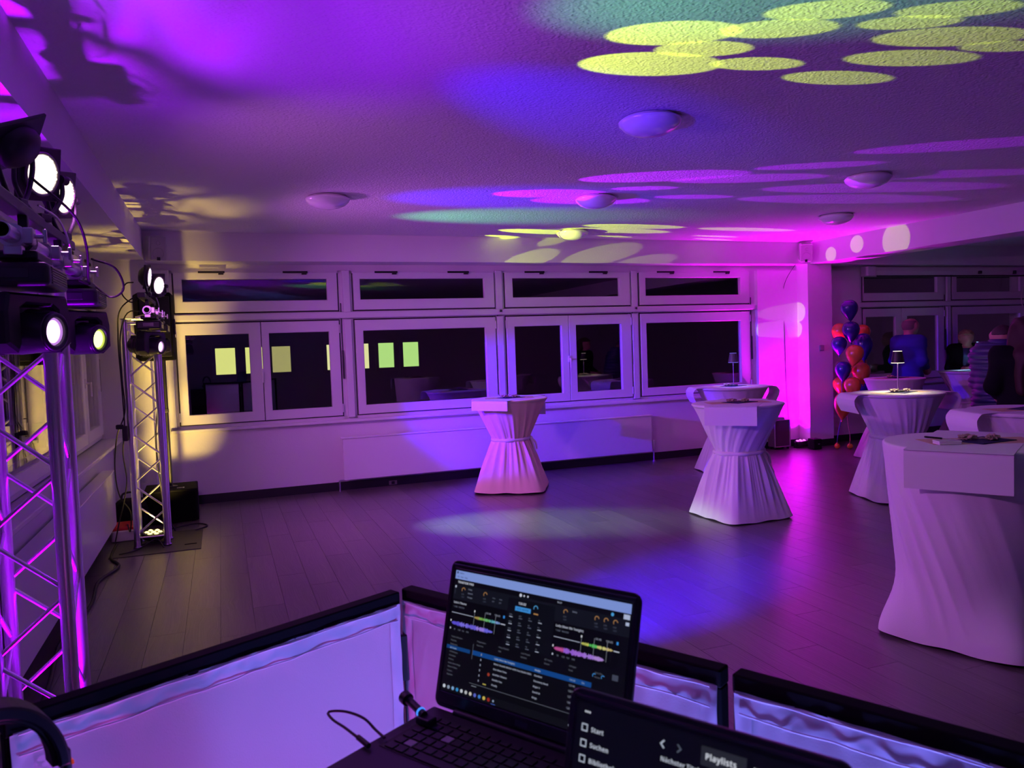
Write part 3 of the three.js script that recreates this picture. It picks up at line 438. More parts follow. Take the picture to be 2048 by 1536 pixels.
{
  const c = thing('cable_box', 'white crate with a red lid beside the foot of the far truss tower', 'box', [0.29, 0.0, 1.50], 0.03);
  part(c, 'body', rb(0.20, 0.095, 0.34, 0.01, 0, 0.055, 0), M([0.6, 0.58, 0.58], 0.6)); part(c, 'lid', [rb(0.19, 0.03, 0.30, 0.01, 0, 0.115, -0.01), rb(0.03, 0.02, 0.05, 0.005, 0.03, 0.135, 0.05)], W.red);
  const b = thing('gear_bag', 'black gear bag on the floor behind the red-lid crate', 'bag', [0.31, 0.0, 1.10]);
  const g = new THREE.SphereGeometry(1, 32, 20), p = g.attributes.position; for (let i = 0; i < p.count; i++) { const x = p.getX(i), y = p.getY(i), z = p.getZ(i), e = (v) => Math.sign(v) * Math.pow(Math.abs(v), 0.55), w = 1 + 0.05 * Math.sin(x * 9 + z * 7) * Math.cos(y * 8); p.setXYZ(i, e(x) * 0.15 * w, 0.15 + e(y) * 0.149, e(z) * 0.17 * w); } g.computeVertexNormals();
  part(b, 'body', g, W.blackMatt); part(b, 'handle', [tube([[-0.08, 0.28, 0], [-0.06, 0.35, 0], [0.06, 0.35, 0.0], [0.08, 0.28, 0]], 0.01, 20)], W.black);
  const hang = [
    [[0.70, 2.02, 2.2], [0.50, 2.06, 2.12], [0.42, 1.9, 2.06], [0.405, 1.5, 2.045], [0.41, 1.2, 2.045], [0.33, 1.0, 1.95], [0.29, 0.7, 1.9], [0.31, 0.45, 1.85], [0.38, 0.3, 1.8], [0.36, 0.1, 1.72], [0.33, 0.145, 1.6]],
    [[0.60, 2.2, 2.3], [0.45, 2.08, 2.25], [0.40, 1.85, 2.1], [0.40, 1.4, 2.045], [0.40, 1.05, 2.04], [0.37, 0.85, 1.98], [0.38, 0.6, 1.92], [0.34, 0.4, 1.85], [0.28, 0.2, 1.75], [0.24, 0.03, 1.75]],
    [[0.55, 2.3, 2.2], [0.50, 2.28, 2.28], [0.47, 2.2, 2.3], [0.53, 2.13, 2.26], [0.60, 2.17, 2.22]],
    [[0.66, 1.3, 1.80], [0.62, 0.9, 1.79], [0.64, 0.5, 1.8], [0.66, 0.25, 1.7], [0.72, 0.02, 1.5]],
  ];
  ['black cable hanging down the left side of the far truss tower', 'second black cable beside it, reaching the floor by the radiator', 'short black cable loop at the back of the far floodlights', 'black cable inside the far truss tower'].forEach((l, i) => single('power_cable', [tube(hang[i], 0.0055, 70)], W.rubber, l, 'cable'));
  const pl = thing('plug_cluster', 'black plugs taped to the left leg of the far truss tower', 'plug', [0.405, 1.02, 2.05]); part(pl, 'plug', [rb(0.045, 0.13, 0.04, 0.01, 0, 0, 0)], W.rubber); part(pl, 'plug', [rb(0.06, 0.04, 0.035, 0.01, -0.04, 0.06, 0)], W.rubber);
  single('floor_cable', [tube([[0.25, 0.012, 1.75], [0.27, 0.012, 2.3], [0.36, 0.014, 2.6], [0.27, 0.012, 3.0], [0.30, 0.012, 3.6], [0.24, 0.012, 4.3], [0.3, 0.012, 5.0], [0.33, 0.012, 5.9]], 0.011, 90)], W.rubber, 'thick black cable on the floor along the left radiator', 'cable');
  single('floor_cable', [tube([[0.9, 0.008, 1.52], [1.0, 0.008, 1.35], [0.9, 0.008, 1.2], [0.7, 0.008, 1.3], [0.62, 0.02, 1.62], [0.58, 0.05, 1.8]], 0.007, 60)], W.rubber, 'black cable looped on the floor before the subwoofer', 'cable');
  single('floor_cable', [tube([[0.32, 0.014, 2.2], [0.45, 0.016, 2.1], [0.60, 0.075, 2.035], [0.66, 0.014, 2.12]], 0.005, 40)], W.rubber, 'thin black cable over the foot of the far truss tower', 'cable');
  single('truss_cable', [tube([[0.62, 2.3, 6.3], [0.72, 2.2, 6.15], [0.735, 2.1, 6.0], [0.72, 2.0, 5.9], [0.70, 1.98, 5.75], [0.66, 2.0, 5.7]], 0.005, 50)], W.rubber, 'black cable looping over the pipe of the near truss tower', 'cable');
  single('truss_cable', [tube([[0.70, 2.10, 5.62], [0.78, 2.07, 5.52], [0.80, 1.98, 5.45], [0.74, 1.95, 5.40], [0.68, 2.0, 5.44]], 0.005, 40)], W.rubber, 'black cable loop at the far end of the near pipe', 'cable');
}

// ================================================================ bar tables
function coverGeo(o) {
  const N = 200, R = o.R, Hh = o.H, rows = [], pos = [], idx = [], uv = [];
  const old = seed; seed = o.seed; const ph = [rnd(), rnd(), rnd(), rnd(), rnd()].map((v) => v * 6.283); const ks = [13 + Math.floor(rnd() * 3), 19 + Math.floor(rnd() * 4), 29 + Math.floor(rnd() * 5)]; seed = old;
  const fold = (a) => { const f = (k, p) => 1 - Math.pow(Math.abs(Math.sin(k * a / 2 + p)), 0.8) * 2; const m = 0.75 + 0.35 * Math.sin(2 * a + ph[2]) * Math.sin(5 * a + ph[0]); return m * (0.42 * f(ks[0], ph[0] + 1.3 * Math.sin(2 * a + ph[3]) + 0.5 * Math.sin(5 * a)) + 0.36 * f(ks[1], ph[1] + 1.5 * Math.sin(3 * a + ph[4])) + 0.22 * f(ks[2], ph[2] + Math.sin(4 * a + ph[1]))); };
  const sq = (a, b) => { const c = Math.abs(Math.cos(a - o.rot)), s = Math.abs(Math.sin(a - o.rot)), p = 7; return b / Math.pow(Math.pow(c, p) + Math.pow(s, p), 1 / p); };
  const top = [[0, Hh], [R * 0.5, Hh], [R * 0.85, Hh], [R * 0.965, Hh], [R * 0.99, Hh - 0.004], [R, Hh - 0.013]];
  for (const [r, y] of top) rows.push((a) => [r, y]);
  const side = 56;
  for (let i = 1; i <= side; i++) {
    const t = i / side, y = (Hh - 0.014) * (1 - t) + o.hem * t;
    rows.push((a) => {
      let r, amp, al = a;
      if (o.tied) {
        const yw = o.waistY;
        if (y > yw) { const s = (Hh - y) / (Hh - yw); al = a + o.twist * s; r = THREE.MathUtils.lerp(R, o.waist, Math.pow(s, 0.96)); amp = 0.036 * Math.pow(s, 0.9) * (1 - 0.5 * s); }
        else { const s = (yw - y) / yw; al = a + o.twist; r = THREE.MathUtils.lerp(o.waist, sq(a, o.base), Math.pow(s, 0.86)); amp = 0.013 + 0.034 * Math.sin(Math.min(1, s * 1.25) * Math.PI) * (1 - 0.4 * s); amp *= 1 - 0.8 * Math.pow(Math.max(0, (s - 0.55) / 0.45), 1.3); }
      } else {
        const b = sq(a, o.base), e = THREE.MathUtils.smoothstep(t, 0.60, 1.0), mid = R - (R - 0.335) * Math.pow(t, 1.15); r = THREE.MathUtils.lerp(mid, b, Math.pow(e, 1.3)); al = a + 0.9 * t; amp = 0.024 * Math.sin(Math.PI * Math.pow(t, 0.9)) * (0.55 + 0.45 * Math.sin(a * 2 + ph[1]));
      }
      return [r + amp * fold(al), y + (i === side ? 0.004 * Math.sin(9 * a + ph[2]) : 0)];
    });
  }
  rows.forEach((f, j) => { for (let i = 0; i <= N; i++) { const a = i / N * Math.PI * 2, [r, y] = f(a); pos.push(r * Math.cos(a), y, r * Math.sin(a)); uv.push(i / N * 2.6, j < 6 ? r : 0.4 + (Hh - y)); } });
  for (let j = 0; j < rows.length - 1; j++) for (let i = 0; i < N; i++) { const a = j * (N + 1) + i, b = a + N + 1; idx.push(a, a + 1, b, a + 1, b + 1, b); }
  const g = new THREE.BufferGeometry(); g.setAttribute('position', new THREE.Float32BufferAttribute(pos, 3)); g.setAttribute('uv', new THREE.Float32BufferAttribute(uv, 2)); g.setIndex(idx); g.computeVertexNormals(); return g;
}
function barTable(where, o) {
  o = { R: 0.425, H: 1.052, hem: 0.012, waist: 0.21, waistY: 0.60, base: 0.40, rot: 0, twist: 0.35, tied: true, pinch: 0.1, ...o };
  const at = [o.x, 0, o.z];
  const t = thing('bar_table', `round high bar table under its cover, ${where}`, 'table', at);
  part(t, 'tabletop', lathe([[0, o.H - 0.03], [o.R - 0.012, o.H - 0.03], [o.R - 0.006, o.H - 0.016], [o.R - 0.012, o.H - 0.004], [0, o.H - 0.004]], 40), W.whitePlastic);
  part(t, 'pole', [rod([0, 0.25, 0], [0, o.H - 0.03, 0], 0.03, 16)], W.steel);
  for (let k = 0; k < 4; k++) { const a = o.rot + Math.PI / 4 + k * Math.PI / 2; part(t, 'leg', [rod([0, 0.27, 0], [Math.cos(a) * (o.base - 0.05), 0.02, Math.sin(a) * (o.base - 0.05)], 0.014), lathe([[0, 0], [0.02, 0], [0.02, 0.025], [0.012, 0.035], [0, 0.035]], 12).translate(Math.cos(a) * (o.base - 0.05), 0, Math.sin(a) * (o.base - 0.05))], W.black); }
  const c = thing('table_cover', `${o.mat ? 'rosy white' : 'white'} ${o.tied ? 'cover tied with a ribbon' : 'smooth cover without ribbon'} on the table ${where}`, 'tablecloth', at);
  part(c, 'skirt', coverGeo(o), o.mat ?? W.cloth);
  if (o.tied) {
    const n = 72, path = (dy, e) => [...Array(n)].map((_, i) => { const a = i / n * 6.2832; return V3(Math.cos(a) * (o.waist + e + 0.006 * Math.sin(7 * a)), o.waistY + dy + 0.006 * Math.sin(a + 1), Math.sin(a) * (o.waist + e + 0.006 * Math.sin(7 * a))); });
    const band = new THREE.TubeGeometry(new THREE.CatmullRomCurve3(path(0, 0), true), 120, 0.02, 8, true); band.scale(1, 1, 1);
    part(c, 'ribbon', [band], W.cloth);
    const k = o.knot ?? 0.9, kx = Math.cos(k) * (o.waist + 0.02), kz = Math.sin(k) * (o.waist + 0.02);
    part(c, 'bow', [rb(0.04, 0.05, 0.04, 0.016, kx, o.waistY, kz), tube([[kx, o.waistY, kz], [kx * 1.1, o.waistY - 0.08, kz * 1.1], [kx * 1.16, o.waistY - 0.18, kz * 1.16]], 0.014, 16, 6), tube([[kx, o.waistY, kz], [kx * 1.14 + 0.02, o.waistY - 0.05, kz * 1.1], [kx * 1.2 + 0.02, o.waistY - 0.13, kz * 1.2]], 0.012, 16, 6)], W.cloth);
  }
  return o;
}
function runner(where, o, ang, { w = 0.34, hang = 0.2, curl = 0, off = 0, curl2 = curl } = {}) {   // paper strip over the top; ang turns its long axis
  const y = o.H + 0.0012, e = Math.sqrt(Math.max(0.01, o.R * o.R - 0.02)) + 0.022, end = (s, cu, hg) => cu ? [[s * (e - 0.02), y], [s * (e + 0.05), y - 0.006], [s * (e + 0.085), y - 0.05], [s * (e + 0.08), y - 0.11], [s * (e + 0.04), y - hg]] : [[s * (e + 0.015), y], [s * (o.R + 0.012), y - 0.006], [s * (o.R + 0.018), y - 0.03], [s * (o.R + 0.02), y - hg]];
  const t = thing('paper_runner', `white paper runner over the bar table ${where}`, 'table runner', [o.x, 0, o.z], ang);
  part(t, 'strip', [ribbon([...end(-1, curl, hang).reverse(), [-0.2, y + 0.0004], [0, y], [0.2, y + 0.0004], ...end(1, curl2, hang + off)], 0.0014, w)], W.paper);
}
function dressing(where, o, ang, lumps, dx = 0, dz = 0) {
  const y = o.H + 0.003, c = Math.cos(ang), s = Math.sin(ang), P = (x, z) => [o.x + dx + c * x + s * z, 0, o.z + dz - s * x + c * z];
  single('kraft_runner', [rb(0.56, 0.0012, 0.24, 0.0005, 0, 0, 0)], W.kraft, `beige kraft paper strip on the bar table ${where}`, 'table runner', undefined, [o.x + dx, y - 0.0002, o.z + dz]).rotation.y = ang;
  const n = thing('napkin', `dark blue napkin on the bar table ${where}`, 'napkin', [P(0.02, 0)[0], y + 0.0005, P(0.02, 0)[2]], ang + 0.5);
  part(n, 'layer', rb(0.27, 0.002, 0.2, 0.0008, 0, 0.001, 0), W.napkin); part(n, 'layer', rb(0.26, 0.002, 0.19, 0.0008, 0.004, 0.003, 0.003), W.napkin);
  for (let i = 0; i < lumps; i++) {
    const q = P(-0.06 + i * 0.12, 0.0 + 0.02 * (i % 2)), b = thing('ribbon_bow', `${['left', 'right', 'small'][i % 3]} crumpled beige bow on the napkin of the table ${where}`, 'bow', [q[0], y + 0.0045, q[2]], ang + i);
    const g = new THREE.IcosahedronGeometry(1, 5), p = g.attributes.position; for (let k = 0; k < p.count; k++) { const v = V3().fromBufferAttribute(p, k), r = 0.72 + 0.28 * Math.sin(7 * v.x + i) * Math.cos(6 * v.z + 2 * v.y) + 0.12 * Math.sin(15 * v.z + 9 * v.x); p.setXYZ(k, v.x * r * 0.06, 0.018 + v.y * r * 0.018, v.z * r * 0.038); } g.computeVertexNormals();
    part(b, 'loop', g, W.organza); part(b, 'tail', [tube([[0.04, 0.006, 0], [0.07, 0.012, 0.02], [0.1, 0.004, 0.015]], 0.004, 14, 5)], W.organza);
  }
}
function tableLamp(label, p, rgb, k, cd, rgbShade) {
  const l = thing('table_lamp', label, 'lamp', p);
  part(l, 'base', lathe([[0, 0], [0.05, 0], [0.052, 0.006], [0.048, 0.014], [0.008, 0.018], [0, 0.018]], 28), W.black);
  part(l, 'pole', [rod([0, 0.015, 0], [0, 0.36, 0], 0.005, 10)], W.steel);
  part(l, 'shade', lathe([[0.060, 0.29], [0.061, 0.292], [0.042, 0.40], [0.040, 0.402], [0.040, 0.398], [0.058, 0.292], [0.060, 0.29]], 30), M(rgbShade, 0.4));
  part(l, 'top_cap', lathe([[0, 0.398], [0.04, 0.398]].reverse(), 26), M([0.03, 0.03, 0.03], 0.4));
  part(l, 'light_ring', new THREE.TorusGeometry(0.0575, 0.0028, 8, 36).rotateX(Math.PI / 2).translate(0, 0.289, 0), glow(rgb, k));
  part(l, 'top_light_ring', new THREE.TorusGeometry(0.0395, 0.0022, 8, 32).rotateX(Math.PI / 2).translate(0, 0.403, 0), glow(rgb, k * 0.8));
  part(l, 'led_disc', lathe([[0, 0.33], [0.045, 0.33]], 24), glow(rgb, k * 0.6));
  spot([p[0], p[1] + 0.318, p[2]], [p[0], p[1], p[2]], rgb, cd, 58, 0.8, 1, 'lamp_light');
}
const tb = {
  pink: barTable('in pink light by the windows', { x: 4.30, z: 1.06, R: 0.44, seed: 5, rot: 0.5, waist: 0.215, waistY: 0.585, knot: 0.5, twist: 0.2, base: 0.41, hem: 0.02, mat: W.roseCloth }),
  middle: barTable('alone in the open floor, middle right', { x: 5.68, z: 3.44, R: 0.42, seed: 9, rot: -0.04, waist: 0.212, waistY: 0.60, knot: 0.35, twist: -0.55, base: 0.37 }),
  window: barTable('with the blue-lit lamp by the windows', { x: 7.12, z: 1.40, R: 0.44, seed: 13, rot: 0.2, twist: 0.3 }),
  lamp: barTable('with the lamp glowing warm white', { x: 7.52, z: 3.54, R: 0.435, seed: 17, rot: 0.3, waist: 0.24, waistY: 0.62, twist: 0.25, base: 0.375 }),
  back: barTable('behind the warm white lamp', { x: 9.45, z: 1.70, R: 0.37, seed: 21, rot: 0.1 }),
  guests: barTable('with the blue-white lamp', { x: 11.4, z: 1.25, R: 0.43, seed: 25, rot: 0.3, waistY: 0.60 }),
  near: barTable('nearest the viewer at the right edge', { x: 4.98, z: 6.40, R: 0.435, seed: 29, rot: 1.22, tied: false, base: 0.385, pinch: 0.085, hem: 0.015 }),
  edge: barTable('below the puffer jacket', { x: 6.76, z: 5.43, R: 0.41, seed: 33, rot: 0.2 }),
};
runner('in pink light by the windows', tb.pink, 0.70, { w: 0.46, hang: 0.11, off: 0.12 });
runner('alone in the open floor, middle right', tb.middle, 0.785, { w: 0.45, hang: 0.17 });
runner('with the blue-lit lamp by the windows', tb.window, -0.36, { w: 0.40, hang: 0.19, curl: 1 });
runner('with the lamp glowing warm white', tb.lamp, -0.36, { w: 0.42, hang: 0.185, curl: 1 });
runner('nearest the viewer at the right edge', tb.near, 0.54, { w: 0.48, hang: 0.2 });
runner('below the puffer jacket', tb.edge, -0.36, { w: 0.40, hang: 0.2, curl: 1 });
dressing('in pink light', tb.pink, -0.3, 2); dressing('alone in the open floor', tb.middle, -0.3, 2); dressing('with the warm white lamp', tb.lamp, -0.2, 2, -0.02, 0.05);
dressing('by the windows', tb.window, -0.3, 1); dressing('behind the warm white lamp', tb.back, -0.3, 1); dressing('with the blue-white lamp', tb.guests, -0.3, 0); dressing('nearest the viewer', tb.near, -0.45, 2, 0.03, 0.02); dressing('at the right edge beneath the jacket', tb.edge, -0.3, 0);
{
  const y = tb.near.H + 0.003, d = thing('sugar_dish', 'small white oblong dish on the table nearest the viewer', 'dish', [tb.near.x - 0.20, y, tb.near.z + 0.02], -0.35);
  part(d, 'dish', [rb(0.12, 0.012, 0.07, 0.005, 0, 0.006, 0), ring(-0.06, 0.06, -0.035, 0.035, [0.006, 0.006, 0.006, 0.006], 0.01, 0).rotateX(-Math.PI / 2).translate(0, 0.01, 0)], W.ceramic);
  const k = thing('knife', 'table knife leaning on the small white dish', 'knife', [tb.near.x - 0.16, y + 0.02, tb.near.z - 0.05], -0.5);
  const kb = part(k, 'blade', rb(0.12, 0.0025, 0.016, 0.001, 0.06, 0, 0), W.steel); const kh = part(k, 'handle', rb(0.09, 0.01, 0.016, 0.004, -0.04, 0, 0), W.black); k.rotation.z = -0.12;
}
tableLamp('slim table lamp glowing warm white, top and bottom rings lit', [tb.lamp.x - 0.02, tb.lamp.H + 0.008, tb.lamp.z + 0.03], [1, 0.88, 0.62], 2.6, 1.5, [0.02, 0.02, 0.022]);
tableLamp('slim table lamp with a grey shade and blue light before the fourth window', [tb.window.x + 0.03, tb.window.H + 0.008, tb.window.z], [0.2, 0.16, 1], 1.2, 1.3, [0.12, 0.12, 0.14]);
tableLamp('slim table lamp glowing blue-white in front of the person in black', [tb.guests.x + 0.16, tb.guests.H + 0.008, tb.guests.z], [0.3, 0.6, 1], 2.4, 2.2, [0.02, 0.02, 0.022]);
for (const [i, dx] of [-0.04, 0.02, 0.14].entries()) {
  const p = [tb.guests.x + dx, tb.guests.H + 0.004, tb.guests.z + 0.14 - 0.05 * i];
  const g = thing('drinking_glass', ['left', 'middle', 'right'][i] + ' clear drinking glass on the table with the blue-white lamp', 'glass', p); part(g, 'bowl', lathe([[0, 0.0], [0.027, 0.0], [0.029, 0.004], [0.033, 0.12], [0.0315, 0.12], [0.027, 0.008], [0, 0.008]], 20), W.glass);
}

// ================================================================ balloons
{
  const blue = M([0.018, 0.008, 0.16], 0.22, { ph: true, clearcoat: 0.5, clearcoatRoughness: 0.2 }), orange = M([0.58, 0.22, 0.02], 0.3, { ph: true, clearcoat: 0.3, clearcoatRoughness: 0.25 });
  const prof = [[0, -0.155], [0.006, -0.150], [0.012, -0.146], [0.02, -0.138], [0.06, -0.09], [0.098, -0.03], [0.112, 0.025], [0.104, 0.075], [0.078, 0.113], [0.04, 0.133], [0, 0.138]];
  const curve = new THREE.SplineCurve(prof.map((p) => new THREE.Vector2(...p))).getPoints(36).map((p) => [Math.max(0, p.x), p.y]);
  const bg = lathe(curve, 32), knot = lathe([[0, -0.150], [0.006, -0.152], [0.014, -0.168], [0.009, -0.170], [0, -0.158]], 12);
  const list = [[9.44, 1.98, 0.95, 0, 1.03, 'topmost blue balloon of the column by the pillar'], [9.46, 1.68, 0.95, 0, 1.04, 'second blue balloon from the top of the column'], [9.39, 1.49, 0.80, 0, 0.94, 'blue balloon at the left, half behind the pillar'], [9.81, 1.46, 0.82, 0, 1.12, 'blue balloon at the right of the column, above the bunch of orange ones'], [9.41, 1.35, 1.06, 1, 1.05, 'uppermost bright orange balloon in front of the column'], [9.38, 1.13, 0.88, 0, 1.00, 'lowest blue balloon at the left of the column'], [9.64, 1.09, 0.95, 1, 1.10, 'orange balloon at the right of the lowest blue one'], [9.39, 0.91, 1.04, 1, 1.00, 'round orange balloon above the bottom one'], [9.39, 0.64, 0.86, 1, 1.12, 'large drooping orange balloon at the bottom of the column'], [9.59, 1.67, 0.60, 1, 1.00, 'orange balloon behind, left of the second blue one'], [10.01, 1.64, 0.60, 1, 1.00, 'orange balloon behind, right of the second blue one'], [9.92, 1.20, 0.62, 1, 0.98, 'orange balloon behind, between two bright orange ones'], [9.62, 0.90, 0.58, 1, 0.97, 'orange balloon behind, beside the round orange one'], [9.84, 0.88, 0.76, 0, 1.00, 'dark blue balloon low at the back right of the column']];
  for (const [x, y, z, k, s, label] of list) {
    const b = thing('balloon', label, 'balloon', [x, y, z], rr(0, 6), 'balloons of the column by the pillar');
    const m = part(b, 'skin', bg, k ? orange : blue); const n = part(b, 'knot', knot, k ? orange : blue);
    b.scale.set(s, s * (s > 1.1 ? 1.25 : 1), s); b.rotation.z = rr(-0.2, 0.2); b.rotation.x = rr(-0.15, 0.15);
  }
  const cols = [M([0.5, 0.2, 0.12], 0.6), M([0.05, 0.03, 0.2], 0.5)];
  single('balloon_ribbon', [tube([[9.50, 1.0, 0.72], [9.50, 0.5, 0.72], [9.47, 0.25, 0.68], [9.46, 0.10, 0.66]], 0.006, 30)], cols[1], 'dark blue ribbon hanging from the balloon column', 'ribbon');
  single('balloon_ribbon', [tube([[9.56, 0.85, 0.76], [9.56, 0.45, 0.76], [9.60, 0.2, 0.76], [9.60, 0.10, 0.76]], 0.005, 30)], cols[0], 'orange ribbon hanging from the balloon column', 'ribbon');
  for (const [i, [x, z]] of [[9.46, 0.66], [9.60, 0.76]].entries()) { const w = thing('balloon_weight', (i ? 'right' : 'left') + ' small orange weight on the floor under the balloons', 'weight', [x, 0, z]); part(w, 'ball', new THREE.SphereGeometry(0.04, 20, 14).translate(0, 0.04, 0), orange); part(w, 'tie', [rod([0, 0.078, 0], [0, 0.095, 0], 0.008)], cols[0]); }
  single('curled_ribbon', [tube([[9.62, 0.012, 0.85], [9.71, 0.03, 0.9], [9.78, 0.012, 0.84], [9.82, 0.035, 0.92], [9.90, 0.012, 0.86], [9.94, 0.03, 0.94], [10.02, 0.012, 0.9]], 0.009, 60)], cols[0], 'curled orange ribbon lying on the floor under the balloons', 'ribbon');
}

// ================================================================ guests
function fieldMesh(bones, cell, keep, k = 0.05) {   // smooth union of tapered capsules, bone = [a, b, ra, rb]
  const lo = V3(1e9, 1e9, 1e9), hi = V3(-1e9, -1e9, -1e9);
  for (const [a, b, ra, rb2] of bones) for (const [p, r] of [[a, ra], [b, rb2]]) { lo.min(V3(...p).subScalar(r + 3 * cell)); hi.max(V3(...p).addScalar(r + 3 * cell)); }
  const size = Math.max(hi.x - lo.x, hi.y - lo.y, hi.z - lo.z), n = Math.max(16, Math.ceil(size / cell)), c = lo.clone().add(hi).multiplyScalar(0.5), S = n * cell / 2;
  const mc = new MarchingCubes(n, new THREE.MeshStandardMaterial(), false, false, 90000); mc.isolation = 0;
  const f = mc.field;
  const pre = bones.map(([a, b, ra, rb2]) => { const d = [b[0] - a[0], b[1] - a[1], b[2] - a[2]]; return { a, d, l: Math.max(1e-9, d[0] ** 2 + d[1] ** 2 + d[2] ** 2), ra, dr: rb2 - ra }; });
  for (let z = 0; z < n; z++) for (let y = 0; y < n; y++) for (let x = 0; x < n; x++) {
    const px = (x - n / 2) / (n / 2) * S + c.x, py = (y - n / 2) / (n / 2) * S + c.y, pz = (z - n / 2) / (n / 2) * S + c.z;
    let sum = 0, best = 1e9;
    if (px > lo.x && px < hi.x && py > lo.y && py < hi.y && pz > lo.z && pz < hi.z) {
      for (const q of pre) { const vx = px - q.a[0], vy = py - q.a[1], vz = pz - q.a[2], t = Math.max(0, Math.min(1, (vx * q.d[0] + vy * q.d[1] + vz * q.d[2]) / q.l)), ex = vx - q.d[0] * t, ey = vy - q.d[1] * t, ez = vz - q.d[2] * t, D = Math.sqrt(ex * ex + ey * ey + ez * ez) - q.ra - q.dr * t; if (D < best) best = D; if (D < 0.25) sum += Math.exp(-D / (k * 0.4)); }
      let D = sum > 0 ? -k * 0.4 * Math.log(sum) : best; if (keep) D = keep(px, py, pz, D); f[z * n * n + y * n + x] = -D;
    } else f[z * n * n + y * n + x] = -1;
  }
  mc.update();
  const g = new THREE.BufferGeometry(), cnt = mc.count, p = new Float32Array(cnt * 3);
  for (let i = 0; i < cnt; i++) { p[3 * i] = mc.positionArray[3 * i] * S + c.x; p[3 * i + 1] = mc.positionArray[3 * i + 1] * S + c.y; p[3 * i + 2] = mc.positionArray[3 * i + 2] * S + c.z; }
  g.setAttribute('position', new THREE.BufferAttribute(p, 3)); g.setAttribute('normal', new THREE.BufferAttribute(mc.normalArray.slice(0, cnt * 3), 3)); return g;
}
// a standing figure facing +z: joints scaled to its height; arms and lean chosen per person
function figure(h, o = {}) {
  const s = h / 1.75, J = (x, y, z) => [x * s, y * s, z * s], ln = o.lean ?? 0, hd = o.head ?? [0, 0, 0], sw = o.shoulder ?? 0.185;
  const hip = (k) => J(k * 0.095, 0.92, 0), kn = (k) => J(k * 0.10, 0.49, 0.015), an = (k) => J(k * 0.10, 0.085, -0.02), sh = (k) => J(k * sw, 1.42, ln * 0.9), neck = J(0, 1.47, ln), hc = [0 + hd[0], 1.625 * s + hd[1], (ln + 0.015) * s + hd[2]];
  const arm = o.arm ?? [[0.27, 1.15, 0.0], [0.22, 1.02, 0.22]], el = (k) => J(k * arm[0][0], arm[0][1], arm[0][2]), wr = (k) => J(k * arm[1][0], arm[1][1], arm[1][2]);
  const skin = [], torso = [], arms = [], legs = [];
  torso.push([J(0, 0.96, 0), J(0, 1.15, ln * 0.3), 0.145 * s, 0.135 * s], [J(0, 1.15, ln * 0.3), J(0, 1.34, ln * 0.7), 0.135 * s, 0.15 * s], [J(-0.10, 1.36, ln * 0.8), J(0.10, 1.36, ln * 0.8), 0.105 * s, 0.105 * s], [J(-0.06, 0.95, 0), J(0.06, 0.95, 0), 0.125 * s, 0.125 * s], [sh(-1), sh(1), 0.062 * s, 0.062 * s]);
  for (const k of [-1, 1]) { arms.push([sh(k), el(k), 0.056 * s, 0.044 * s], [el(k), wr(k), 0.043 * s, 0.030 * s]); legs.push([hip(k), kn(k), 0.085 * s, 0.058 * s], [kn(k), an(k), 0.056 * s, 0.038 * s]); }
  skin.push([neck, hc, 0.055 * s, 0.055 * s], [[hc[0], hc[1] + 0.02 * s, hc[2] - 0.012 * s], [hc[0], hc[1] + 0.03 * s, hc[2] + 0.02 * s], 0.092 * s, 0.085 * s], [[hc[0], hc[1] - 0.07 * s, hc[2] + 0.05 * s], [hc[0], hc[1] - 0.02 * s, hc[2] + 0.04 * s], 0.047 * s, 0.068 * s]);
  skin.push([[hc[0], hc[1] + 0.01 * s, hc[2] + 0.10 * s], [hc[0], hc[1] - 0.025 * s, hc[2] + 0.118 * s], 0.010 * s, 0.015 * s]);   // nose
  skin.push([[hc[0] - 0.02 * s, hc[1] - 0.062 * s, hc[2] + 0.098 * s], [hc[0] + 0.02 * s, hc[1] - 0.062 * s, hc[2] + 0.098 * s], 0.008 * s, 0.008 * s], [[hc[0] - 0.04 * s, hc[1] + 0.03 * s, hc[2] + 0.092 * s], [hc[0] + 0.04 * s, hc[1] + 0.03 * s, hc[2] + 0.092 * s], 0.012 * s, 0.012 * s]);
  for (const k of [-1, 1]) {
    skin.push([[hc[0] + k * 0.086 * s, hc[1] - 0.02 * s, hc[2] - 0.005 * s], [hc[0] + k * 0.092 * s, hc[1] + 0.02 * s, hc[2] - 0.012 * s], 0.012 * s, 0.016 * s]);
    const w = wr(k), e = el(k), d = V3(w[0] - e[0], w[1] - e[1], w[2] - e[2]).normalize(), side = V3(k, 0, 0).cross(d).normalize().multiplyScalar(1), up = side.clone();
    const P = (a, b, c2) => [w[0] + d.x * a + up.x * b + k * -c2 * 0, w[1] + d.y * a + up.y * b, w[2] + d.z * a + up.z * b].map((v, i) => v + (i === 0 ? -k * c2 : 0));
    skin.push([e, w, 0.036 * s, 0.027 * s], [P(0.01, 0, 0), P(0.08, 0, 0), 0.026 * s, 0.030 * s]);
    for (let i = 0; i < 4; i++) { const b = (i - 1.5) * 0.019 * s, L = [0.075, 0.085, 0.08, 0.062][i] * s; skin.push([P(0.085, b, 0), P(0.085 + L * 0.5, b, 0.008), 0.0095 * s, 0.009 * s], [P(0.085 + L * 0.5, b, 0.008), P(0.085 + L * 0.85, b, 0.03), 0.009 * s, 0.0075 * s]); }
    skin.push([P(0.03, -0.03 * s, 0), P(0.07, -0.052 * s, 0.018), 0.012 * s, 0.0095 * s]);
  }
  const shoe = (k) => [[J(k * 0.10, 0.045, -0.05), J(k * 0.11, 0.04, 0.13), 0.045 * s, 0.038 * s]];
  return { s, hc, skin, torso, arms, legs, neck, shoes: [...shoe(-1), ...shoe(1)] };
}
const fat = (bs, d) => bs.map(([a, b, r, q]) => [a, b, r + d, q + d]);
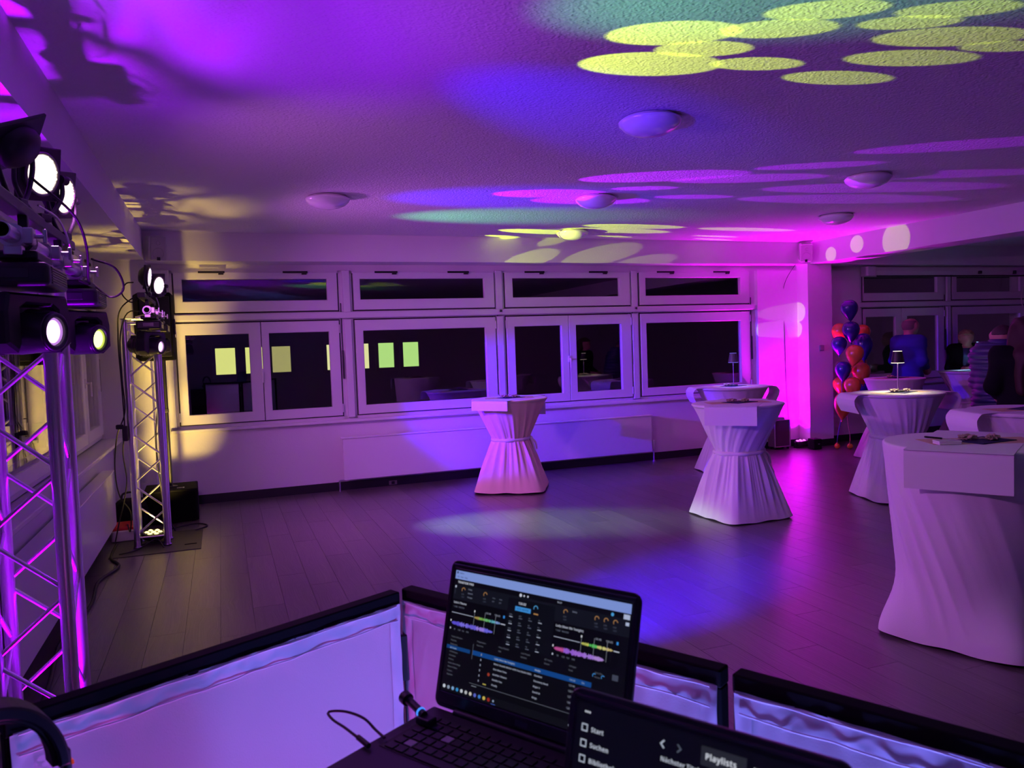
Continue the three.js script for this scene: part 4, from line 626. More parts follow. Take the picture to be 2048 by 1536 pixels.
const skinM = M([0.46, 0.24, 0.18], 0.55), hairGrey = M([0.16, 0.12, 0.10], 0.8), hairBlond = M([0.34, 0.22, 0.13], 0.75), hairRed = M([0.03, 0.007, 0.005], 0.7);
function face(p, F) {
  const [x, y, z] = F.hc, s = F.s;
  for (const k of [-1, 1]) { const e = part(p, 'eye', new THREE.SphereGeometry(0.0115 * s, 12, 8).translate(x + k * 0.033 * s, y + 0.008 * s, z + 0.094 * s), M([0.7, 0.7, 0.7], 0.2)); part(e, 'iris', new THREE.SphereGeometry(0.006 * s, 10, 6).translate(x + k * 0.033 * s, y + 0.008 * s, z + 0.1025 * s), W.black); }
  part(p, 'mouth', rb(0.05 * s, 0.008 * s, 0.012 * s, 0.004 * s, x, y - 0.06 * s, z + 0.099 * s), M([0.35, 0.1, 0.1], 0.5));
}
const cap = (F, y0, zMax, dr = 0.008) => fieldMesh(fat(F.skin.slice(1, 2), dr), 0.012, (x, y, z, D) => Math.max(D, y0 - y, z - zMax), 0.03);
{ // the person in the blue pullover, seen from behind and turned to the right
  const F = figure(1.86, { arm: [[0.21, 1.16, 0.02], [0.13, 1.06, 0.22]], lean: 0.03, shoulder: 0.16, head: [0, -0.01, 0.03] });
  const p = thing('person', 'person in blue pullover with light collar and grey balding hair, seen from behind', 'person', [10.46, 0, 0.98], 1.72);
  part(p, 'body', fieldMesh([...F.skin, ...F.torso, ...F.arms, ...F.legs], 0.018), skinM);
  face(p, F);
  part(p, 'hair', fieldMesh(fat([...F.skin.slice(1, 2)], 0.009), 0.012, (x, y, z, D) => Math.max(D, z - F.hc[2] - 0.01, y - F.hc[1] - 0.085 * F.s, F.hc[1] - 0.06 - y), 0.03), hairGrey);
  part(p, 'pullover', fieldMesh([...fat(F.torso, 0.022), ...fat(F.arms, 0.017)], 0.018, (x, y, z, D) => Math.max(D + 0.003 * Math.sin(y * 60), 0.88 - y)), M([0.03, 0.035, 0.28], 0.9));
  part(p, 'collar', [new THREE.CylinderGeometry(0.068, 0.088, 0.065, 24, 1, true).translate(0, 1.525, 0.04)], M([0.5, 0.5, 0.62], 0.8));
  part(p, 'trousers', fieldMesh([...fat(F.legs, 0.02), ...fat(F.torso.slice(3, 4), 0.016)], 0.02, (x, y, z, D) => Math.max(D, y - 0.97, 0.05 - y)), W.blackMatt);
  for (const b of F.shoes) part(p, 'shoe', fieldMesh([b], 0.012, (x, y, z, D) => Math.max(D, 0.003 - y)), W.black);
}
{ // the person in black with short light hair behind the table
  const F = figure(1.66, { arm: [[0.24, 1.12, 0.05], [0.10, 1.10, 0.27]], lean: 0.05, head: [0.0, -0.02, 0.02] });
  const p = thing('person', 'person with short light hair and black cardigan over a glittering top, behind the table', 'person', [11.98, 0, 0.66], -0.55);
  part(p, 'body', fieldMesh([...F.skin, ...F.torso, ...F.arms, ...F.legs], 0.018), skinM);
  face(p, F);
  part(p, 'hair', fieldMesh([...fat(F.skin.slice(1, 2), 0.022), [[0, F.hc[1] - 0.03, F.hc[2] - 0.06], [0, F.hc[1] + 0.05, F.hc[2] - 0.05], 0.075, 0.08]], 0.012, (x, y, z, D) => Math.max(D + 0.004 * Math.sin(x * 90) * Math.sin(y * 70), y > F.hc[1] + 0.045 ? -1 : z - F.hc[2] - 0.03), 0.03), hairBlond);
  part(p, 'top', fieldMesh([...fat(F.torso, 0.014)], 0.018, (x, y, z, D) => Math.max(D, 0.86 - y, y - 1.37)), M([0.05, 0.06, 0.14], 0.35, { metalness: 0.4 }));
  part(p, 'cardigan', fieldMesh([...fat(F.torso, 0.026), ...fat(F.arms, 0.018)], 0.018, (x, y, z, D) => Math.max(D, 0.78 - y, z > 0.06 && Math.abs(x) < 0.075 && y < 1.42 ? 0.05 - Math.max(0, Math.abs(x) - 0.04) : -1)), W.blackMatt);
  part(p, 'trousers', fieldMesh([...fat(F.legs, 0.02), ...fat(F.torso.slice(3, 4), 0.012)], 0.02, (x, y, z, D) => Math.max(D, y - 0.93, 0.05 - y)), W.blackMatt);
  for (const b of F.shoes) part(p, 'shoe', fieldMesh([b], 0.012, (x, y, z, D) => Math.max(D, 0.003 - y)), W.black);
}
{ // the person in the quilted jacket, back to us
  const F = figure(1.72, { arm: [[0.19, 1.14, 0.06], [0.12, 1.08, 0.26]], lean: 0.07, shoulder: 0.145, head: [0, -0.03, 0.08] });
  const p = thing('person', 'person in dark blue quilted puffer jacket at the right edge, back turned', 'person', [8.36, 0, 4.0], 2.1);
  part(p, 'body', fieldMesh([...F.skin, ...F.torso, ...F.arms, ...F.legs], 0.018), skinM);
  face(p, F);
  part(p, 'hair', cap(F, F.hc[1] + 0.02, F.hc[2] + 0.06), M([0.05, 0.03, 0.025], 0.7));
  part(p, 'puffer_jacket', fieldMesh([...fat(F.torso, 0.07), ...fat(F.arms, 0.045), [[0, 0.78, 0], [0, 1.1, 0.01], 0.20, 0.19], [[-0.08, 0.80, 0], [0.08, 0.80, 0], 0.155, 0.155]], 0.010, (x, y, z, D) => Math.max(D + 0.015 * Math.pow(Math.abs(Math.cos(y * Math.PI / 0.062)), 4), 0.70 - y, y - 1.56)), M([0.028, 0.026, 0.10], 0.38));
  part(p, 'jacket_collar', [new THREE.TorusGeometry(0.088, 0.036, 12, 28).rotateX(Math.PI / 2).scale(1, 1.4, 1).translate(0, 1.50, 0.06)], M([0.03, 0.03, 0.13], 0.45));
  part(p, 'trousers', fieldMesh([...fat(F.legs, 0.02)], 0.02, (x, y, z, D) => Math.max(D, y - 0.95, 0.05 - y)), M([0.05, 0.045, 0.05], 0.8));
  for (const b of F.shoes) part(p, 'shoe', fieldMesh([b], 0.012, (x, y, z, D) => Math.max(D, 0.003 - y)), W.black);
}
{ // the person with long dark red hair, cut by the frame
  const F = figure(1.74, { arm: [[0.26, 1.14, 0.0], [0.16, 1.05, 0.22]], lean: 0.02 });
  const p = thing('person', 'person with long dark red hair and black coat at the right edge, back turned', 'person', [7.96, 0, 4.55], 2.5);
  part(p, 'body', fieldMesh([...F.skin, ...F.torso, ...F.arms, ...F.legs], 0.018), skinM);
  face(p, F);
  part(p, 'hair', fieldMesh([...fat(F.skin.slice(1, 2), 0.028), [[0, F.hc[1], F.hc[2] - 0.07], [0, 1.36, -0.115], 0.09, 0.11], [[-0.05, 1.40, -0.12], [-0.08, 1.12, -0.15], 0.085, 0.05], [[0.05, 1.40, -0.12], [0.08, 1.10, -0.15], 0.085, 0.05], [[0.10, F.hc[1] - 0.04, F.hc[2] - 0.04], [0.14, 1.25, -0.04], 0.05, 0.045], [[-0.10, F.hc[1] - 0.04, F.hc[2] - 0.04], [-0.14, 1.25, -0.04], 0.05, 0.045]], 0.014, (x, y, z, D) => Math.max(D + 0.006 * Math.sin(x * 70 + 3 * Math.sin(y * 9)), y > F.hc[1] + 0.05 ? -1 : z - F.hc[2] - 0.02), 0.04), hairRed);
  part(p, 'coat', fieldMesh([...fat(F.torso, 0.04), ...fat(F.arms, 0.026), [[0, 0.66, 0], [0, 1.0, 0], 0.19, 0.16]], 0.018, (x, y, z, D) => Math.max(D, 0.58 - y, y - 1.5)), W.blackMatt);
  part(p, 'trousers', fieldMesh([...fat(F.legs, 0.02)], 0.02, (x, y, z, D) => Math.max(D, y - 0.95, 0.05 - y)), W.blackMatt);
  for (const b of F.shoes) part(p, 'shoe', fieldMesh([b], 0.012, (x, y, z, D) => Math.max(D, 0.003 - y)), W.black);
}

// ================================================================ DJ booth: fabric front panels
const fabric = M([0.72, 0.71, 0.74], 0.85, { ph: true, transmission: 0.35, thickness: 0, bumpMap: weave, bumpScale: 0.00025 }); fabric.bumpMap = weave.clone(); fabric.bumpMap.repeat.set(4, 4);
const hemM = M([0.74, 0.73, 0.78], 0.6, { ph: true, transmission: 0.15, thickness: 0 });
function facadePanel(label, A, B, inward, hemWave) {   // A, B = top corners in plan; inward = +1 if the cloth hems face left of A->B
  const L = Math.hypot(B[0] - A[0], B[1] - A[1]), ang = Math.atan2(-(B[1] - A[1]), B[0] - A[0]);
  const p = thing('facade_panel', label, 'panel', [(A[0] + B[0]) / 2, 0, (A[1] + B[1]) / 2], ang), h = 1.10, w = L / 2;
  part(p, 'top_bar', rb(L, 0.032, 0.034, 0.004, 0, h - 0.016, 0), W.blackMatt);
  for (const s of [-1, 1]) part(p, 'post', rb(0.03, h - 0.04, 0.03, 0.004, s * (w - 0.015), (h - 0.03) / 2 + 0.004, 0), W.blackMatt);
  part(p, 'bottom_bar', rb(L - 0.06, 0.03, 0.03, 0.004, 0, 0.025, 0), W.black);
  const zc = inward * 0.0185, nx = 110, ny = 90, y0 = 0.03, y1 = h - 0.026, x0 = -w + 0.006, x1 = w - 0.006;
  const sheet = (xa, xb, ya, yb, mx, my, dz, amp) => { const g = new THREE.PlaneGeometry(xb - xa, yb - ya, mx, my).translate((xa + xb) / 2, (ya + yb) / 2, 0), q = g.attributes.position; for (let i = 0; i < q.count; i++) { const x = q.getX(i), y = q.getY(i), e = Math.min(1, Math.max(0, 1 - Math.min(x - x0, x1 - x, (y1 - y)) / 0.09)); q.setZ(i, zc + inward * (dz + amp * e * (0.35 * Math.sin(x * 57 + hemWave) * Math.sin(y * 31 + hemWave * 2) + 0.3 * Math.sin(x * 23 + y * 41 + hemWave) + 0.35 * Math.sin(x * 131 + 2 * Math.sin(x * 17)) * Math.sin(y * 60 + hemWave)))); if (my <= 4) q.setZ(i, q.getZ(i) + inward * 0.0012 * Math.sin(x * 83 + 3 * Math.sin(x * 21 + hemWave)) * Math.sin(y * 300)); if (my <= 4 && y > y1 - 0.001) q.setY(i, y + 0.002 * Math.sin(x * 34 + hemWave) - 0.002); } g.computeVertexNormals(); return g; };
  part(p, 'cloth', sheet(x0, x1, y0, y1, nx, ny, 0, 0.004), fabric);
  part(p, 'top_hem', sheet(x0, x1, y1 - 0.036, y1, 110, 4, 0.0028, 0.004), hemM);
  const seam = (pts) => tube(pts, 0.0016, 90, 5), wv = (x, y) => zc + inward * (0.0058 + 0.001 * Math.sin(x * 61 + y * 37 + hemWave));
  part(p, 'hem_seam', [seam([...Array(26)].map((_, i) => { const x = x0 + 0.01 + (x1 - x0 - 0.02) * i / 25; return [x, y1 - 0.036 + 0.0012 * Math.sin(x * 40 + hemWave) + 0.0008 * Math.sin(x * 97), wv(x, y1)]; })), seam([...Array(26)].map((_, i) => { const x = x0 + 0.01 + (x1 - x0 - 0.02) * i / 25; return [x, y1 - 0.003 + 0.001 * Math.sin(x * 31 + hemWave), wv(x, 0)]; }))], hemM);
  for (const s of [-1, 1]) part(p, 'side_hem', sheet(s < 0 ? x0 : x1 - 0.03, s < 0 ? x0 + 0.03 : x1, y0, y1 - 0.03, 8, 90, 0.0024, 0.004), hemM);
  part(p, 'foot', [rb(0.05, 0.012, 0.16, 0.004, -w + 0.06, 0.006, 0), rb(0.05, 0.012, 0.16, 0.004, w - 0.06, 0.006, 0)], W.black);
  return p;
}
facadePanel('white fabric booth panel at the left, its top edge rising to the corner', [0.847, 8.022], [1.556, 7.672], 1, 0.7);
facadePanel('white fabric booth panel partly hidden behind the laptops', [1.586, 7.655], [1.978, 8.350], 1, 2.1);
facadePanel('white fabric booth panel at the lower right, glowing lavender blue', [1.988, 8.368], [2.36, 9.076], 1, 4.4);
{
  const hg = thing('panel_hinge', 'black hinge strap joining the two booth panels at the corner', 'hinge', [1.571, 0, 7.672], -0.2); part(hg, 'strap', rb(0.02, 0.11, 0.012, 0.004, 0, 0.94, 0.004), W.black); part(hg, 'strap', rb(0.02, 0.11, 0.012, 0.004, 0, 0.2, 0.004), W.black); part(hg, 'pin', [rod([0, 0.14, 0.004], [0, 0.995, 0.004], 0.003)], W.black);
}
// LED bars standing on the floor inside the booth light the cloth from within
uplight('flat LED uplight on the floor inside the right booth wing', [1.845, 0, 8.515], [0.3, 0.35, 1], 2.0);
uplight('flat LED uplight on the floor inside the left booth wing', [1.02, 0, 8.14], [0.9, 0.2, 0.9], 2.0, [0, 0.9, -0.2]);
spot([1.845, 0.13, 8.515], [1.875, 1.0, 8.50], LC.boothBlue, LI.facadeBlue, 78, 1, 4, 'booth_blue');
spot([1.02, 0.16, 8.14], [1.0, 0.8, 7.95], LC.boothViolet, LI.facadeViolet, 70, 1, 4, 'booth_violet');

// ================================================================ DJ desk, laptops, headphones
const AL = -1.0113, U = [Math.cos(AL), -Math.sin(AL)], N = [Math.sin(AL), Math.cos(AL)];   // width direction and towards-user direction in plan
const atDesk = (u, n) => [1.505 + U[0] * u + N[0] * n, 8.207 + U[1] * u + N[1] * n];
{
  const c = atDesk(0.40, 0.155), d = thing('dj_desk', 'black desk under the two laptops', 'desk', [c[0], 0, c[1]], AL);
  part(d, 'top', rb(0.80, 0.03, 0.30, 0.006, 0, 1.035, 0), W.blackMatt);
  for (const [x, z] of [[-0.36, -0.12], [0.36, -0.12], [-0.36, 0.12], [0.36, 0.12]]) part(d, 'leg', [rb(0.03, 1.02, 0.03, 0.004, x, 0.51, z)], W.black);
  part(d, 'rail', rb(0.72, 0.03, 0.02, 0.004, 0, 0.25, -0.12), W.black);
}
const deckFont = (g, s, bold) => { g.font = `${bold ? 'bold ' : ''}${s}px sans-serif`; };
const scr1 = canvasTex(1280, 720, (g) => {
  const R = (c, x, y, w, h) => { g.fillStyle = c; g.fillRect(x, y, w, h); }, T = (c, s, x, y, t, b) => { g.fillStyle = c; deckFont(g, s, b); g.fillText(t, x, y); }, rng = (() => { let k = 77; return () => (k = (k * 16807) % 2147483647) / 2147483647; })();
  R('#0a0b12', 0, 0, 1280, 720); R('#93aefc', 0, 0, 1280, 52); T('#20305a', 13, 28, 18, 'Traktor'); R('#1d2c52', 10, 6, 10, 13); T('#3a4a7a', 12, 14, 42, 'File   View   Help');
  T('#e8eeff', 20, 12, 76, '⊙ TRAKTOR PRO', true); R('#151823', 0, 82, 1280, 92); R('#cfd8f0', 8, 92, 12, 14); R('#2c3142', 8, 112, 8, 30);
  for (const x of [80, 260, 860, 1070, 1130, 1190]) { g.strokeStyle = '#c08a55'; g.lineWidth = 5; g.beginPath(); g.arc(x, 112, 13, 2.4, 6.2); g.stroke(); T('#79809a', 10, x - 14, 142, 'FLTR'); T('#626a86', 10, x - 12, 158, 'GAIN'); }
  ['Delay', 'Reverb', 'Flanger'].forEach((t, i) => T('#aab2cc', 13, 118, 106 + i * 24, t)); for (const x of [318, 372]) { T('#8f97b2', 11, x, 126, 'Filter'); T('#8f97b2', 11, x, 146, 'OFF'); } T('#aab2cc', 13, 905, 106, 'Delay');
  for (const x of [530, 556, 584]) { g.fillStyle = '#e6ebff'; g.beginPath(); g.arc(x, 72, x === 530 ? 10 : 6, 0, 7); g.fill(); } T('#c8d0ea', 13, 796, 72, '52.27', true); g.fillStyle = '#56b4f6'; g.beginPath(); g.arc(1166, 72, 10, 0, 7); g.fill(); R('#c9d6f8', 1236, 58, 40, 26); R('#c9d6f8', 1252, 98, 22, 18);
  const wave = (x0, x1, y, amp, cols) => { const n = (x1 - x0) / 3; for (let i = 0; i < n; i++) { const t = i / n, c = cols[Math.floor(t * cols.length * 0.999)], a = amp * (0.45 + 0.55 * rng()) * (0.35 + 0.65 * Math.sin(Math.PI * Math.min(1, t * 1.02)) ** 0.4) * (Math.abs((t * 3) % 1 - 0.5) > 0.46 ? 0.35 : 1); R(c, x0 + i * 3, y - a, 3, 2 * a); } };
  const deckAt = (x, title, c1, c2) => {
    R('#07080d', x, 178, 440, 170); T('#d8def2', 17, x + 12, 200, title, true); T('#8f98b4', 13, x + 14, 224, '7.8dB   MASTER'); T('#cdd4ee', 15, x + 280, 222, '-02:48'); T('#cdd4ee', 15, x + 350, 222, '126.02'); R('#3ea0ff', x + 418, 208, 12, 16);
    R('#bcc4dc', x + 6, 254, 180, 4); wave(x + 190, x + 400, 258, 11, c1); R('#cfd6ea', x + 404, 256, 36, 6); for (let k = 0; k < 8; k++) R(k % 3 === 0 ? '#8a8f9c' : '#2a2c36', x + 192 + k * 28, 216, k % 3 === 0 ? 3 : 1, 110); R('#f2f5ff', x + 188, 216, 9, 12); R('#f2f5ff', x + 182, 320, 8, 10);
    wave(x + 14, x + 350, 318, 17, c2); R('#f0f0ff', x + 4, 300, 8, 12); R('#d5dcf2', x + 6, 346, 9, 11); ['IN', 'CUE', 'FLX', 'SYN'].forEach((t, i) => T('#98a0ba', 12, x + 40 + i * 34, 358, t)); T('#c8cce0', 15, x + 380, 344, '♩');
  };
  deckAt(0, "Lola's Theme", ['#bfa659', '#8fd05c', '#79d37e', '#6cc7d8', '#8fb0f0'], ['#6a5cf0', '#8a7cff', '#7a6cf6', '#a98cff', '#7a74ff']); deckAt(790, 'Lady (Hear Me Tonight)', ['#d8dc6a', '#63dd6a', '#e6e48a', '#e9d48a'], ['#d45aa8', '#a96cf2', '#b476f4', '#b988f8', '#c59af2']);
  R('#0d1018', 444, 96, 342, 276); T('#dfe6fa', 19, 520, 126, '126.02', true); R('#45a2f5', 500, 138, 116, 26); T('#123a70', 13, 512, 156, 'AUTO  MASTER'); g.strokeStyle = '#5ab2f0'; g.lineWidth = 5; g.beginPath(); g.arc(650, 128, 14, 2.6, 6.4); g.stroke(); R('#c48f56', 638, 156, 34, 8);
  for (let r = 0; r < 5; r++) for (let c = 0; c < 4; c++) { T('#8b92aa', 12, 462 + c * 72, 196 + r * 40, ['MID', 'KEY', 'HI', 'FX'][c]); R(c % 3 === 0 ? '#cfd8f2' : '#6a7088', 462 + c * 72, 202 + r * 40, 26, 4); } R('#e8ecfa', 560, 378, 34, 5); R('#e8ecfa', 604, 378, 34, 5); R('#cfd4e6', 598, 396, 5, 26);
  R('#0b0c12', 0, 376, 1280, 300); const L = ['Track Collection', 'Playlists', 'Remixsets', 'All Tracks', 'All Releases', 'All Artists', 'History', 'Audio Recordings', 'Music Folders', 'Stream', 'Explorer'];
  R('#14498f', 0, 452, 194, 22); L.forEach((t, i) => T(i === 3 ? '#d6e6ff' : '#8d93a8', 13, 28, 404 + i * 22.4, t)); R('#5a5f70', 212, 412, 4, 90);
  ['Preparation', 'Favorites', 'Party Classics', 'Sets', 'Last Played', 'Wishlist', 'All Tracks', 'Dinner', 'Schlager', 'Rock', 'Discofox', 'House'].forEach((t, i) => T('#8d93a8', 13, 240 + (i >> 1) * 170, 396 + (i % 2) * 22, t)); R('#15509f', 216, 448, 860, 27);
  const rows = [['Lady (Hear Me Tonight)', 'Modjo', '126.02', '5m'], ['Music Sounds Better with You (Radio Edit)', 'Stardust', '123.96', '4m'], ['One More Time', 'Discovery Band', '123.00', '5m'], ['Another Chance', 'Roger S', '127.98', '4m'], ['Needin You', 'David M', '126.04', '6m'], ['Finally', 'Kings', '128.02', '5m']];
  rows.forEach((r, i) => { const y = 467 + i * 30; T('#c2cae2', 14, 388, y, r[0], true); T('#c2cae2', 14, 690, y, r[1], true); T('#c2cae2', 14, 930, y, r[2]); T('#c2cae2', 14, 1012, y, r[3]); R('#9aa0b8', 282, y - 12, 8, 12); }); g.fillStyle = '#b0402f'; g.beginPath(); g.arc(358, 560, 10, 0, 7); g.fill(); R('#cabb5a', 322, 618, 26, 7); R('#6a6e7e', 216, 636, 900, 3); R('#7e8496', 236, 648, 40, 5);
  g.strokeStyle = '#4fa8ff'; g.lineWidth = 4; for (const x of [1088, 1144]) { g.beginPath(); g.arc(x, 408, 10, 2.4, 5.6); g.stroke(); } R('#4a5064', 1200, 378, 38, 30);
  R('#12131b', 0, 678, 1280, 42); ['#e8f0ff', '#9fb0c8', '#8fc0f2', '#3aa0e8', '#dfe6f2', '#d5d8dc', '#e8e4d4', '#6a78e8', '#4a8fe8', '#ead060', '#b03028', '#9fb4d4'].forEach((c, i) => { g.fillStyle = c; g.beginPath(); g.arc(20 + i * 36, 698, i === 11 ? 7 : 11, 0, 7); g.fill(); }); R('#4a6ad0', 400, 714, 34, 4); g.fillStyle = '#d8dcff'; g.beginPath(); g.arc(960, 698, 9, 0, 7); g.fill();
});
const scr2 = canvasTex(1024, 640, (g) => {
  const R = (c, x, y, w, h) => { g.fillStyle = c; g.fillRect(x, y, w, h); }, T = (c, s, x, y, t, b) => { g.fillStyle = c; deckFont(g, s, b); g.fillText(t, x, y); };
  R('#05060e', 0, 0, 1024, 640); T('#e6ecfa', 26, 34, 40, '•••', true); ['Start', 'Suchen', 'Bibliothek'].forEach((t, i) => { g.strokeStyle = '#c9d4e8'; g.lineWidth = 5; g.strokeRect(28, 78 + i * 58, 24, 24); T('#d6def0', 25, 70, 100 + i * 58, t, true); });
  [['#d5dcea', 'Playlist erstellen'], ['#6a63f0', 'Lieblingssongs'], ['#3ccf63', 'Neue Folgen']].forEach(([c, t], i) => { R(c, 26, 280 + i * 62, 36, 36); T('#c6cfe2', 25, 76, 308 + i * 62, t, true); }); ['Hochzeit', 'Discofox', '90er Party', 'Schlager', 'Rock'].forEach((t, i) => T('#9aa4ba', 24, 28, 490 + i * 44, t));
  g.strokeStyle = '#c9d4e8'; g.lineWidth = 6; g.beginPath(); g.moveTo(392, 48); g.lineTo(378, 62); g.lineTo(392, 76); g.stroke(); g.strokeStyle = '#5a6274'; g.beginPath(); g.moveTo(446, 48); g.lineTo(460, 62); g.lineTo(446, 76); g.stroke();
  R('#2a2c36', 540, 26, 172, 66); T('#eef3ff', 30, 556, 70, 'Playlists', true); T('#eef3ff', 30, 736, 70, 'Künstler', true); T('#d6deef', 23, 380, 122, 'Nächster Titel', true);
  g.fillStyle = '#3ac05a'; g.beginPath(); g.arc(408, 178, 14, 0, 7); g.fill(); R('#e6dff0', 456, 148, 34, 70); T('#4fd66a', 27, 530, 176, 'Die Nacht von heute', true); g.fillStyle = '#46dd66'; g.beginPath(); g.arc(546, 214, 17, 0, 7); g.fill(); T('#b6c0d2', 24, 574, 222, 'Interpreten');
  T('#d6deef', 27, 380, 300, 'Nächste Titel aus', true); T('#8f98ae', 22, 396, 376, '2'); R('#c8a070', 444, 340, 64, 74); T('#dfe8fb', 27, 530, 372, 'Mein kleines Lied', true); g.fillStyle = '#46dd66'; g.beginPath(); g.arc(546, 404, 15, 0, 7); g.fill(); R('#1c2a8a', 566, 392, 120, 26);
  g.fillStyle = '#3b8cf0'; g.beginPath(); g.arc(884, 180, 14, 0, 7); g.fill(); for (let i = 0; i < 4; i++) { R('#33363f', 444, 450 + i * 50, 40, 40); T('#aab3c8', 22, 530, 476 + i * 50, 'Titel ' + (i + 3)); }
});
const screenMat = (t, k) => { const m = new THREE.MeshStandardMaterial({ color: 0x050505, roughness: 0.35 }); m.emissive.setRGB(1, 1, 1); m.emissiveMap = t; m.emissiveIntensity = k; return m; };
function laptop(label, at, w, d, hLid, leanDeg, tex, k, bez, glowRGB) {   // at = left end of the hinge line (x, z), deck top at y
  const yd = 1.068, t = thing('laptop', label, 'laptop', [at[0], 1.05, at[1]], AL);
  part(t, 'base', [rb(w, 0.016, d, 0.006, w / 2, 0.010, d / 2), rb(w - 0.04, 0.004, d - 0.04, 0.0015, w / 2, 0.002, d / 2)], M([0.02, 0.017, 0.024], 0.42));
  const kw = (w - 0.06) / 15, rows = 5;
  part(t, 'keyboard_well', rb(w - 0.045, 0.0012, 0.112, 0.0005, w / 2, 0.0184, 0.088), M([0.006, 0.005, 0.008], 0.6));
  const kg = new Map();
  for (let r = 0; r <= rows; r++) for (let c = 0; c < 15; c++) {
    if (r === rows && c > 2 && c < 9 && c !== 3) continue; const wide = r === rows && c === 3 ? 6 : 1, key = `${wide}_${r === 0}`;
    if (!kg.has(key)) kg.set(key, rb(kw * wide - 0.0035, 0.0022, (r === 0 ? 0.011 : 0.0152), 0.001));
    const q = part(t, 'key', kg.get(key), (r === 2 && c === 3) || (r === 4 && c === 1) ? W.keyLit : W.key); q.position.set(0.03 + kw * (c + wide / 2), 0.0202, 0.038 + r * 0.0192);
  }
  part(t, 'touchpad', rb(0.105, 0.0008, 0.068, 0.0003, w / 2 - 0.02, 0.0184, d - 0.045), M([0.014, 0.011, 0.018], 0.3));
  part(t, 'hinge_bar', [rod([0.05, 0.019, 0.004], [w - 0.05, 0.019, 0.004], 0.006, 12)], W.black);
  const lid = part(t, 'lid', prism((() => { const r = 0.014, o = []; for (const [cx2, cy2, a0] of [[w - r, hLid - r, 0], [r, hLid - r, 1], [r, r, 2], [w - r, r, 3]]) for (let i = 0; i <= 6; i++) { const a = (a0 + i / 6) * Math.PI / 2; o.push([cx2 + r * Math.cos(a), cy2 + r * Math.sin(a)]); } return o; })(), 0.005, 0.001).translate(0, 0, -0.0062), W.black, undefined); lid.position.set(0, 0.019, 0); lid.rotation.x = -THREE.MathUtils.degToRad(leanDeg);
  const [bl, br, bB, bT] = bez, sw = w - bl - br, sh = hLid - bB - bT, cx = bl + sw / 2, cy = bB + sh / 2;
  part(lid, 'bezel', ring(0.003, w - 0.003, 0.003, hLid - 0.003, [bl - 0.003, br - 0.003, bB - 0.003, bT - 0.003], 0.0012 + 0.008, -0.006).translate(0, 0, -0.0018), W.blackGloss);
  part(lid, 'screen', new THREE.PlaneGeometry(sw, sh).translate(cx, cy, 0.0008), screenMat(tex, k));
  part(lid, 'emblem', rb(0.024, 0.008, 0.0006, 0.0002, w / 2, bB * 0.5, 0.0018), M([0.03, 0.03, 0.06], 0.4));
  const m4 = new THREE.Matrix4().makeTranslation(at[0], 1.05, at[1]).multiply(new THREE.Matrix4().makeRotationY(AL)).multiply(new THREE.Matrix4().makeTranslation(0, 0.019, 0)).multiply(new THREE.Matrix4().makeRotationX(-THREE.MathUtils.degToRad(leanDeg))).multiply(new THREE.Matrix4().makeTranslation(cx, cy, 0.004));
  const nrm = V3(0, 0, 1).transformDirection(m4); spot(V3(0, 0, 0.012).applyMatrix4(m4).toArray(), V3(0, 0, 0.012).applyMatrix4(m4).add(nrm).toArray(), glowRGB, 0.03, 80, 1, 2, 'screen_light');
  return t;
}
W.key = M([0.014, 0.012, 0.017], 0.5); W.keyLit = M([0.35, 0.3, 0.36], 0.5);
laptop('larger black laptop showing the mixing software with waveforms', atDesk(0, 0), 0.36, 0.25, 0.237, 14.7, scr1, 0.62, [0.0125, 0.0125, 0.028, 0.016], [0.4, 0.5, 1]);
laptop('smaller black laptop in front showing a dark music list', atDesk(0.409, 0.25), 0.30, 0.20, 0.213, 13.5, scr2, 0.68, [0.012, 0.012, 0.02, 0.014], [0.2, 0.3, 0.6]);
{
  const q = atDesk(-0.012, 0.045), j = thing('usb_dongle', 'black plug with a blue glowing ring at the side of the larger laptop', 'plug', [q[0], 1.078, q[1]], AL);
  const a = part(j, 'stub', [rod([0.045, 0.004, 0.012], [0.0, 0.012, 0.0], 0.0065, 14), rod([-0.002, 0.012, 0], [-0.014, 0.014, -0.003], 0.0105, 18)], W.black); part(j, 'glow_ring', [pipe([0.034, 0.006, 0.009], [0.037, 0.0055, 0.0098], 0.0078, 0.006, 20)], glow([0.05, 0.25, 1], 1.2));
  part(j, 'socket_block', rb(0.03, 0.012, 0.02, 0.003, 0.05, -0.002, 0.013), W.black);
  const c = atDesk(0, 0.13);
  const P = (u, n, y) => { const r = atDesk(u, n); return [r[0], y, r[1]]; };
  const cb = thing('laptop_cable', 'thin black cable looping at the left edge of the larger laptop', 'cable');
  part(cb, 'cord', [tube([P(0.02, 0.130, 1.0735), P(-0.005, 0.124, 1.0755), P(-0.04, 0.118, 1.083), P(-0.085, 0.122, 1.084), P(-0.108, 0.132, 1.08), P(-0.09, 0.140, 1.078), P(-0.05, 0.147, 1.077), P(-0.01, 0.155, 1.0755), P(0.012, 0.158, 1.0735)], 0.0022, 70)], W.rubber); part(cb, 'plug', [rod(P(-0.012, 0.154, 1.0758), P(0.018, 0.160, 1.0738), 0.0042, 10)], W.rubber);
}
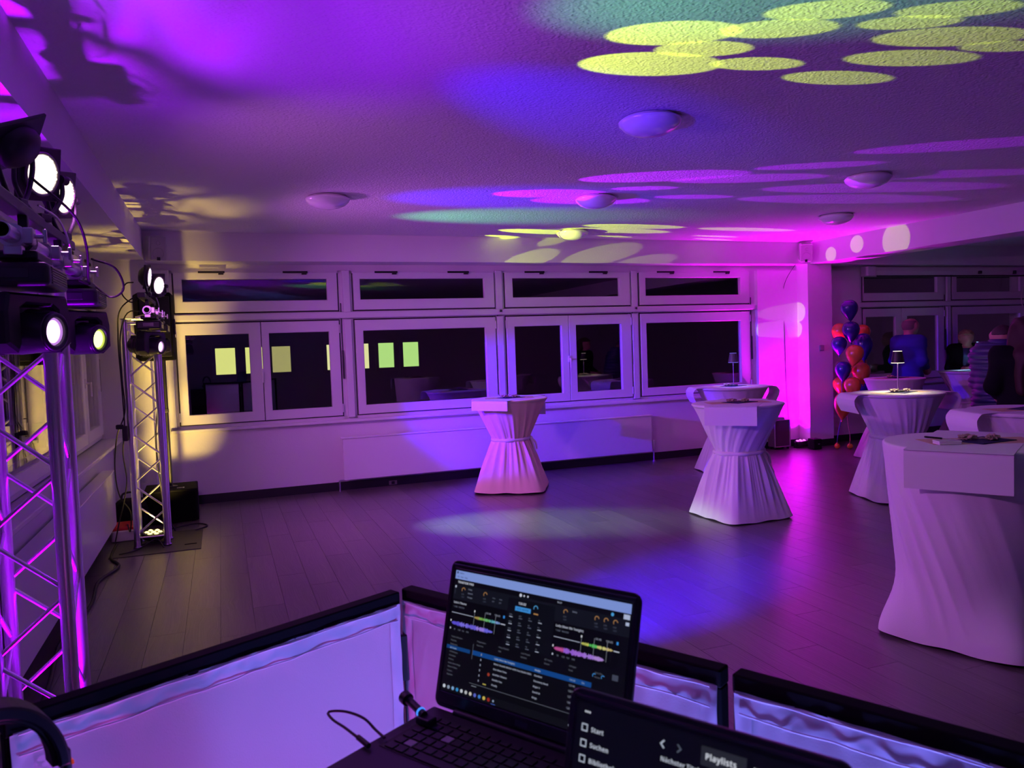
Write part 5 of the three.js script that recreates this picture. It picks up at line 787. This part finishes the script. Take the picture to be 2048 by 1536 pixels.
{
  const c = thing('gear_case', 'black equipment case under the headphones', 'case', [0.78, 0, 8.34], 0.2);
  part(c, 'body', rb(0.34, 0.62, 0.34, 0.012, 0, 0.32, 0), W.blackMatt); part(c, 'lid', rb(0.345, 0.34, 0.345, 0.012, 0, 0.80, 0), W.black); part(c, 'foot', [rb(0.30, 0.012, 0.30, 0.004, 0, 0.006, 0)], W.rubber); part(c, 'latch', [rb(0.05, 0.07, 0.012, 0.004, 0, 0.63, 0.178)], W.steel);
  const h = thing('headphones', 'black over-ear headphones standing at the lower left corner', 'headphones', [0.905, 0.972, 8.305], 0.45), arc = [...Array(25)].map((_, i) => { const a = Math.PI * (i / 24); return V3(Math.cos(a) * 0.083, 0.155 + Math.sin(a) * 0.103, 0); });
  const strap = (pts, wz, th) => { const up = pts.map((p) => [p.x, p.y]), inn = pts.map((p, i) => { const t = pts[Math.min(i + 1, 24)].clone().sub(pts[Math.max(i - 1, 0)]).normalize(); return [p.x - t.y * -th * -1 * -1, p.y + t.x * th * 1 * 1]; }); const ctr = V3(0, 0.155, 0); const ins = pts.map((p) => { const d = p.clone().sub(ctr); return [ctr.x + d.x * (1 - th / 0.09), ctr.y + d.y * (1 - th / 0.09)]; }); return prism([...up, ...ins.reverse()], wz, 0.003).translate(0, 0, -wz / 2); };
  part(h, 'headband', [strap(arc, 0.044, 0.015)], M([0.014, 0.010, 0.018], 0.5));
  part(h, 'padding', [strap(arc.slice(0, 25).map((p) => V3(p.x * 0.86, 0.155 + (p.y - 0.155) * 0.87, 0)), 0.03, 0.010)], W.rubber);
  for (const s of [-1, 1]) {
    const y = part(h, 'slider', [rb(0.010, 0.07, 0.022, 0.004, s * 0.083, 0.135, 0)], W.black); part(y, 'accent', [rb(0.003, 0.006, 0.018, 0.001, s * 0.089, 0.15, 0.002)], glow([1, 0.08, 0.03], 0.35));
    const e = part(h, 'ear_cup', [lathe([[0, -0.02], [0.036, -0.02], [0.043, -0.012], [0.043, 0.006], [0.036, 0.012], [0, 0.012]], 28).rotateZ(s * Math.PI / -2).translate(s * 0.075, 0.05, 0)], W.black); part(e, 'cushion', new THREE.TorusGeometry(0.031, 0.012, 12, 30).rotateY(Math.PI / 2).translate(s * 0.057, 0.05, 0), W.rubber);
  }
}

scene.traverse((o) => { if (o.isMesh) { o.receiveShadow = true; if (o.castShadow === undefined) o.castShadow = true; } });
renderer.render(scene, camera);
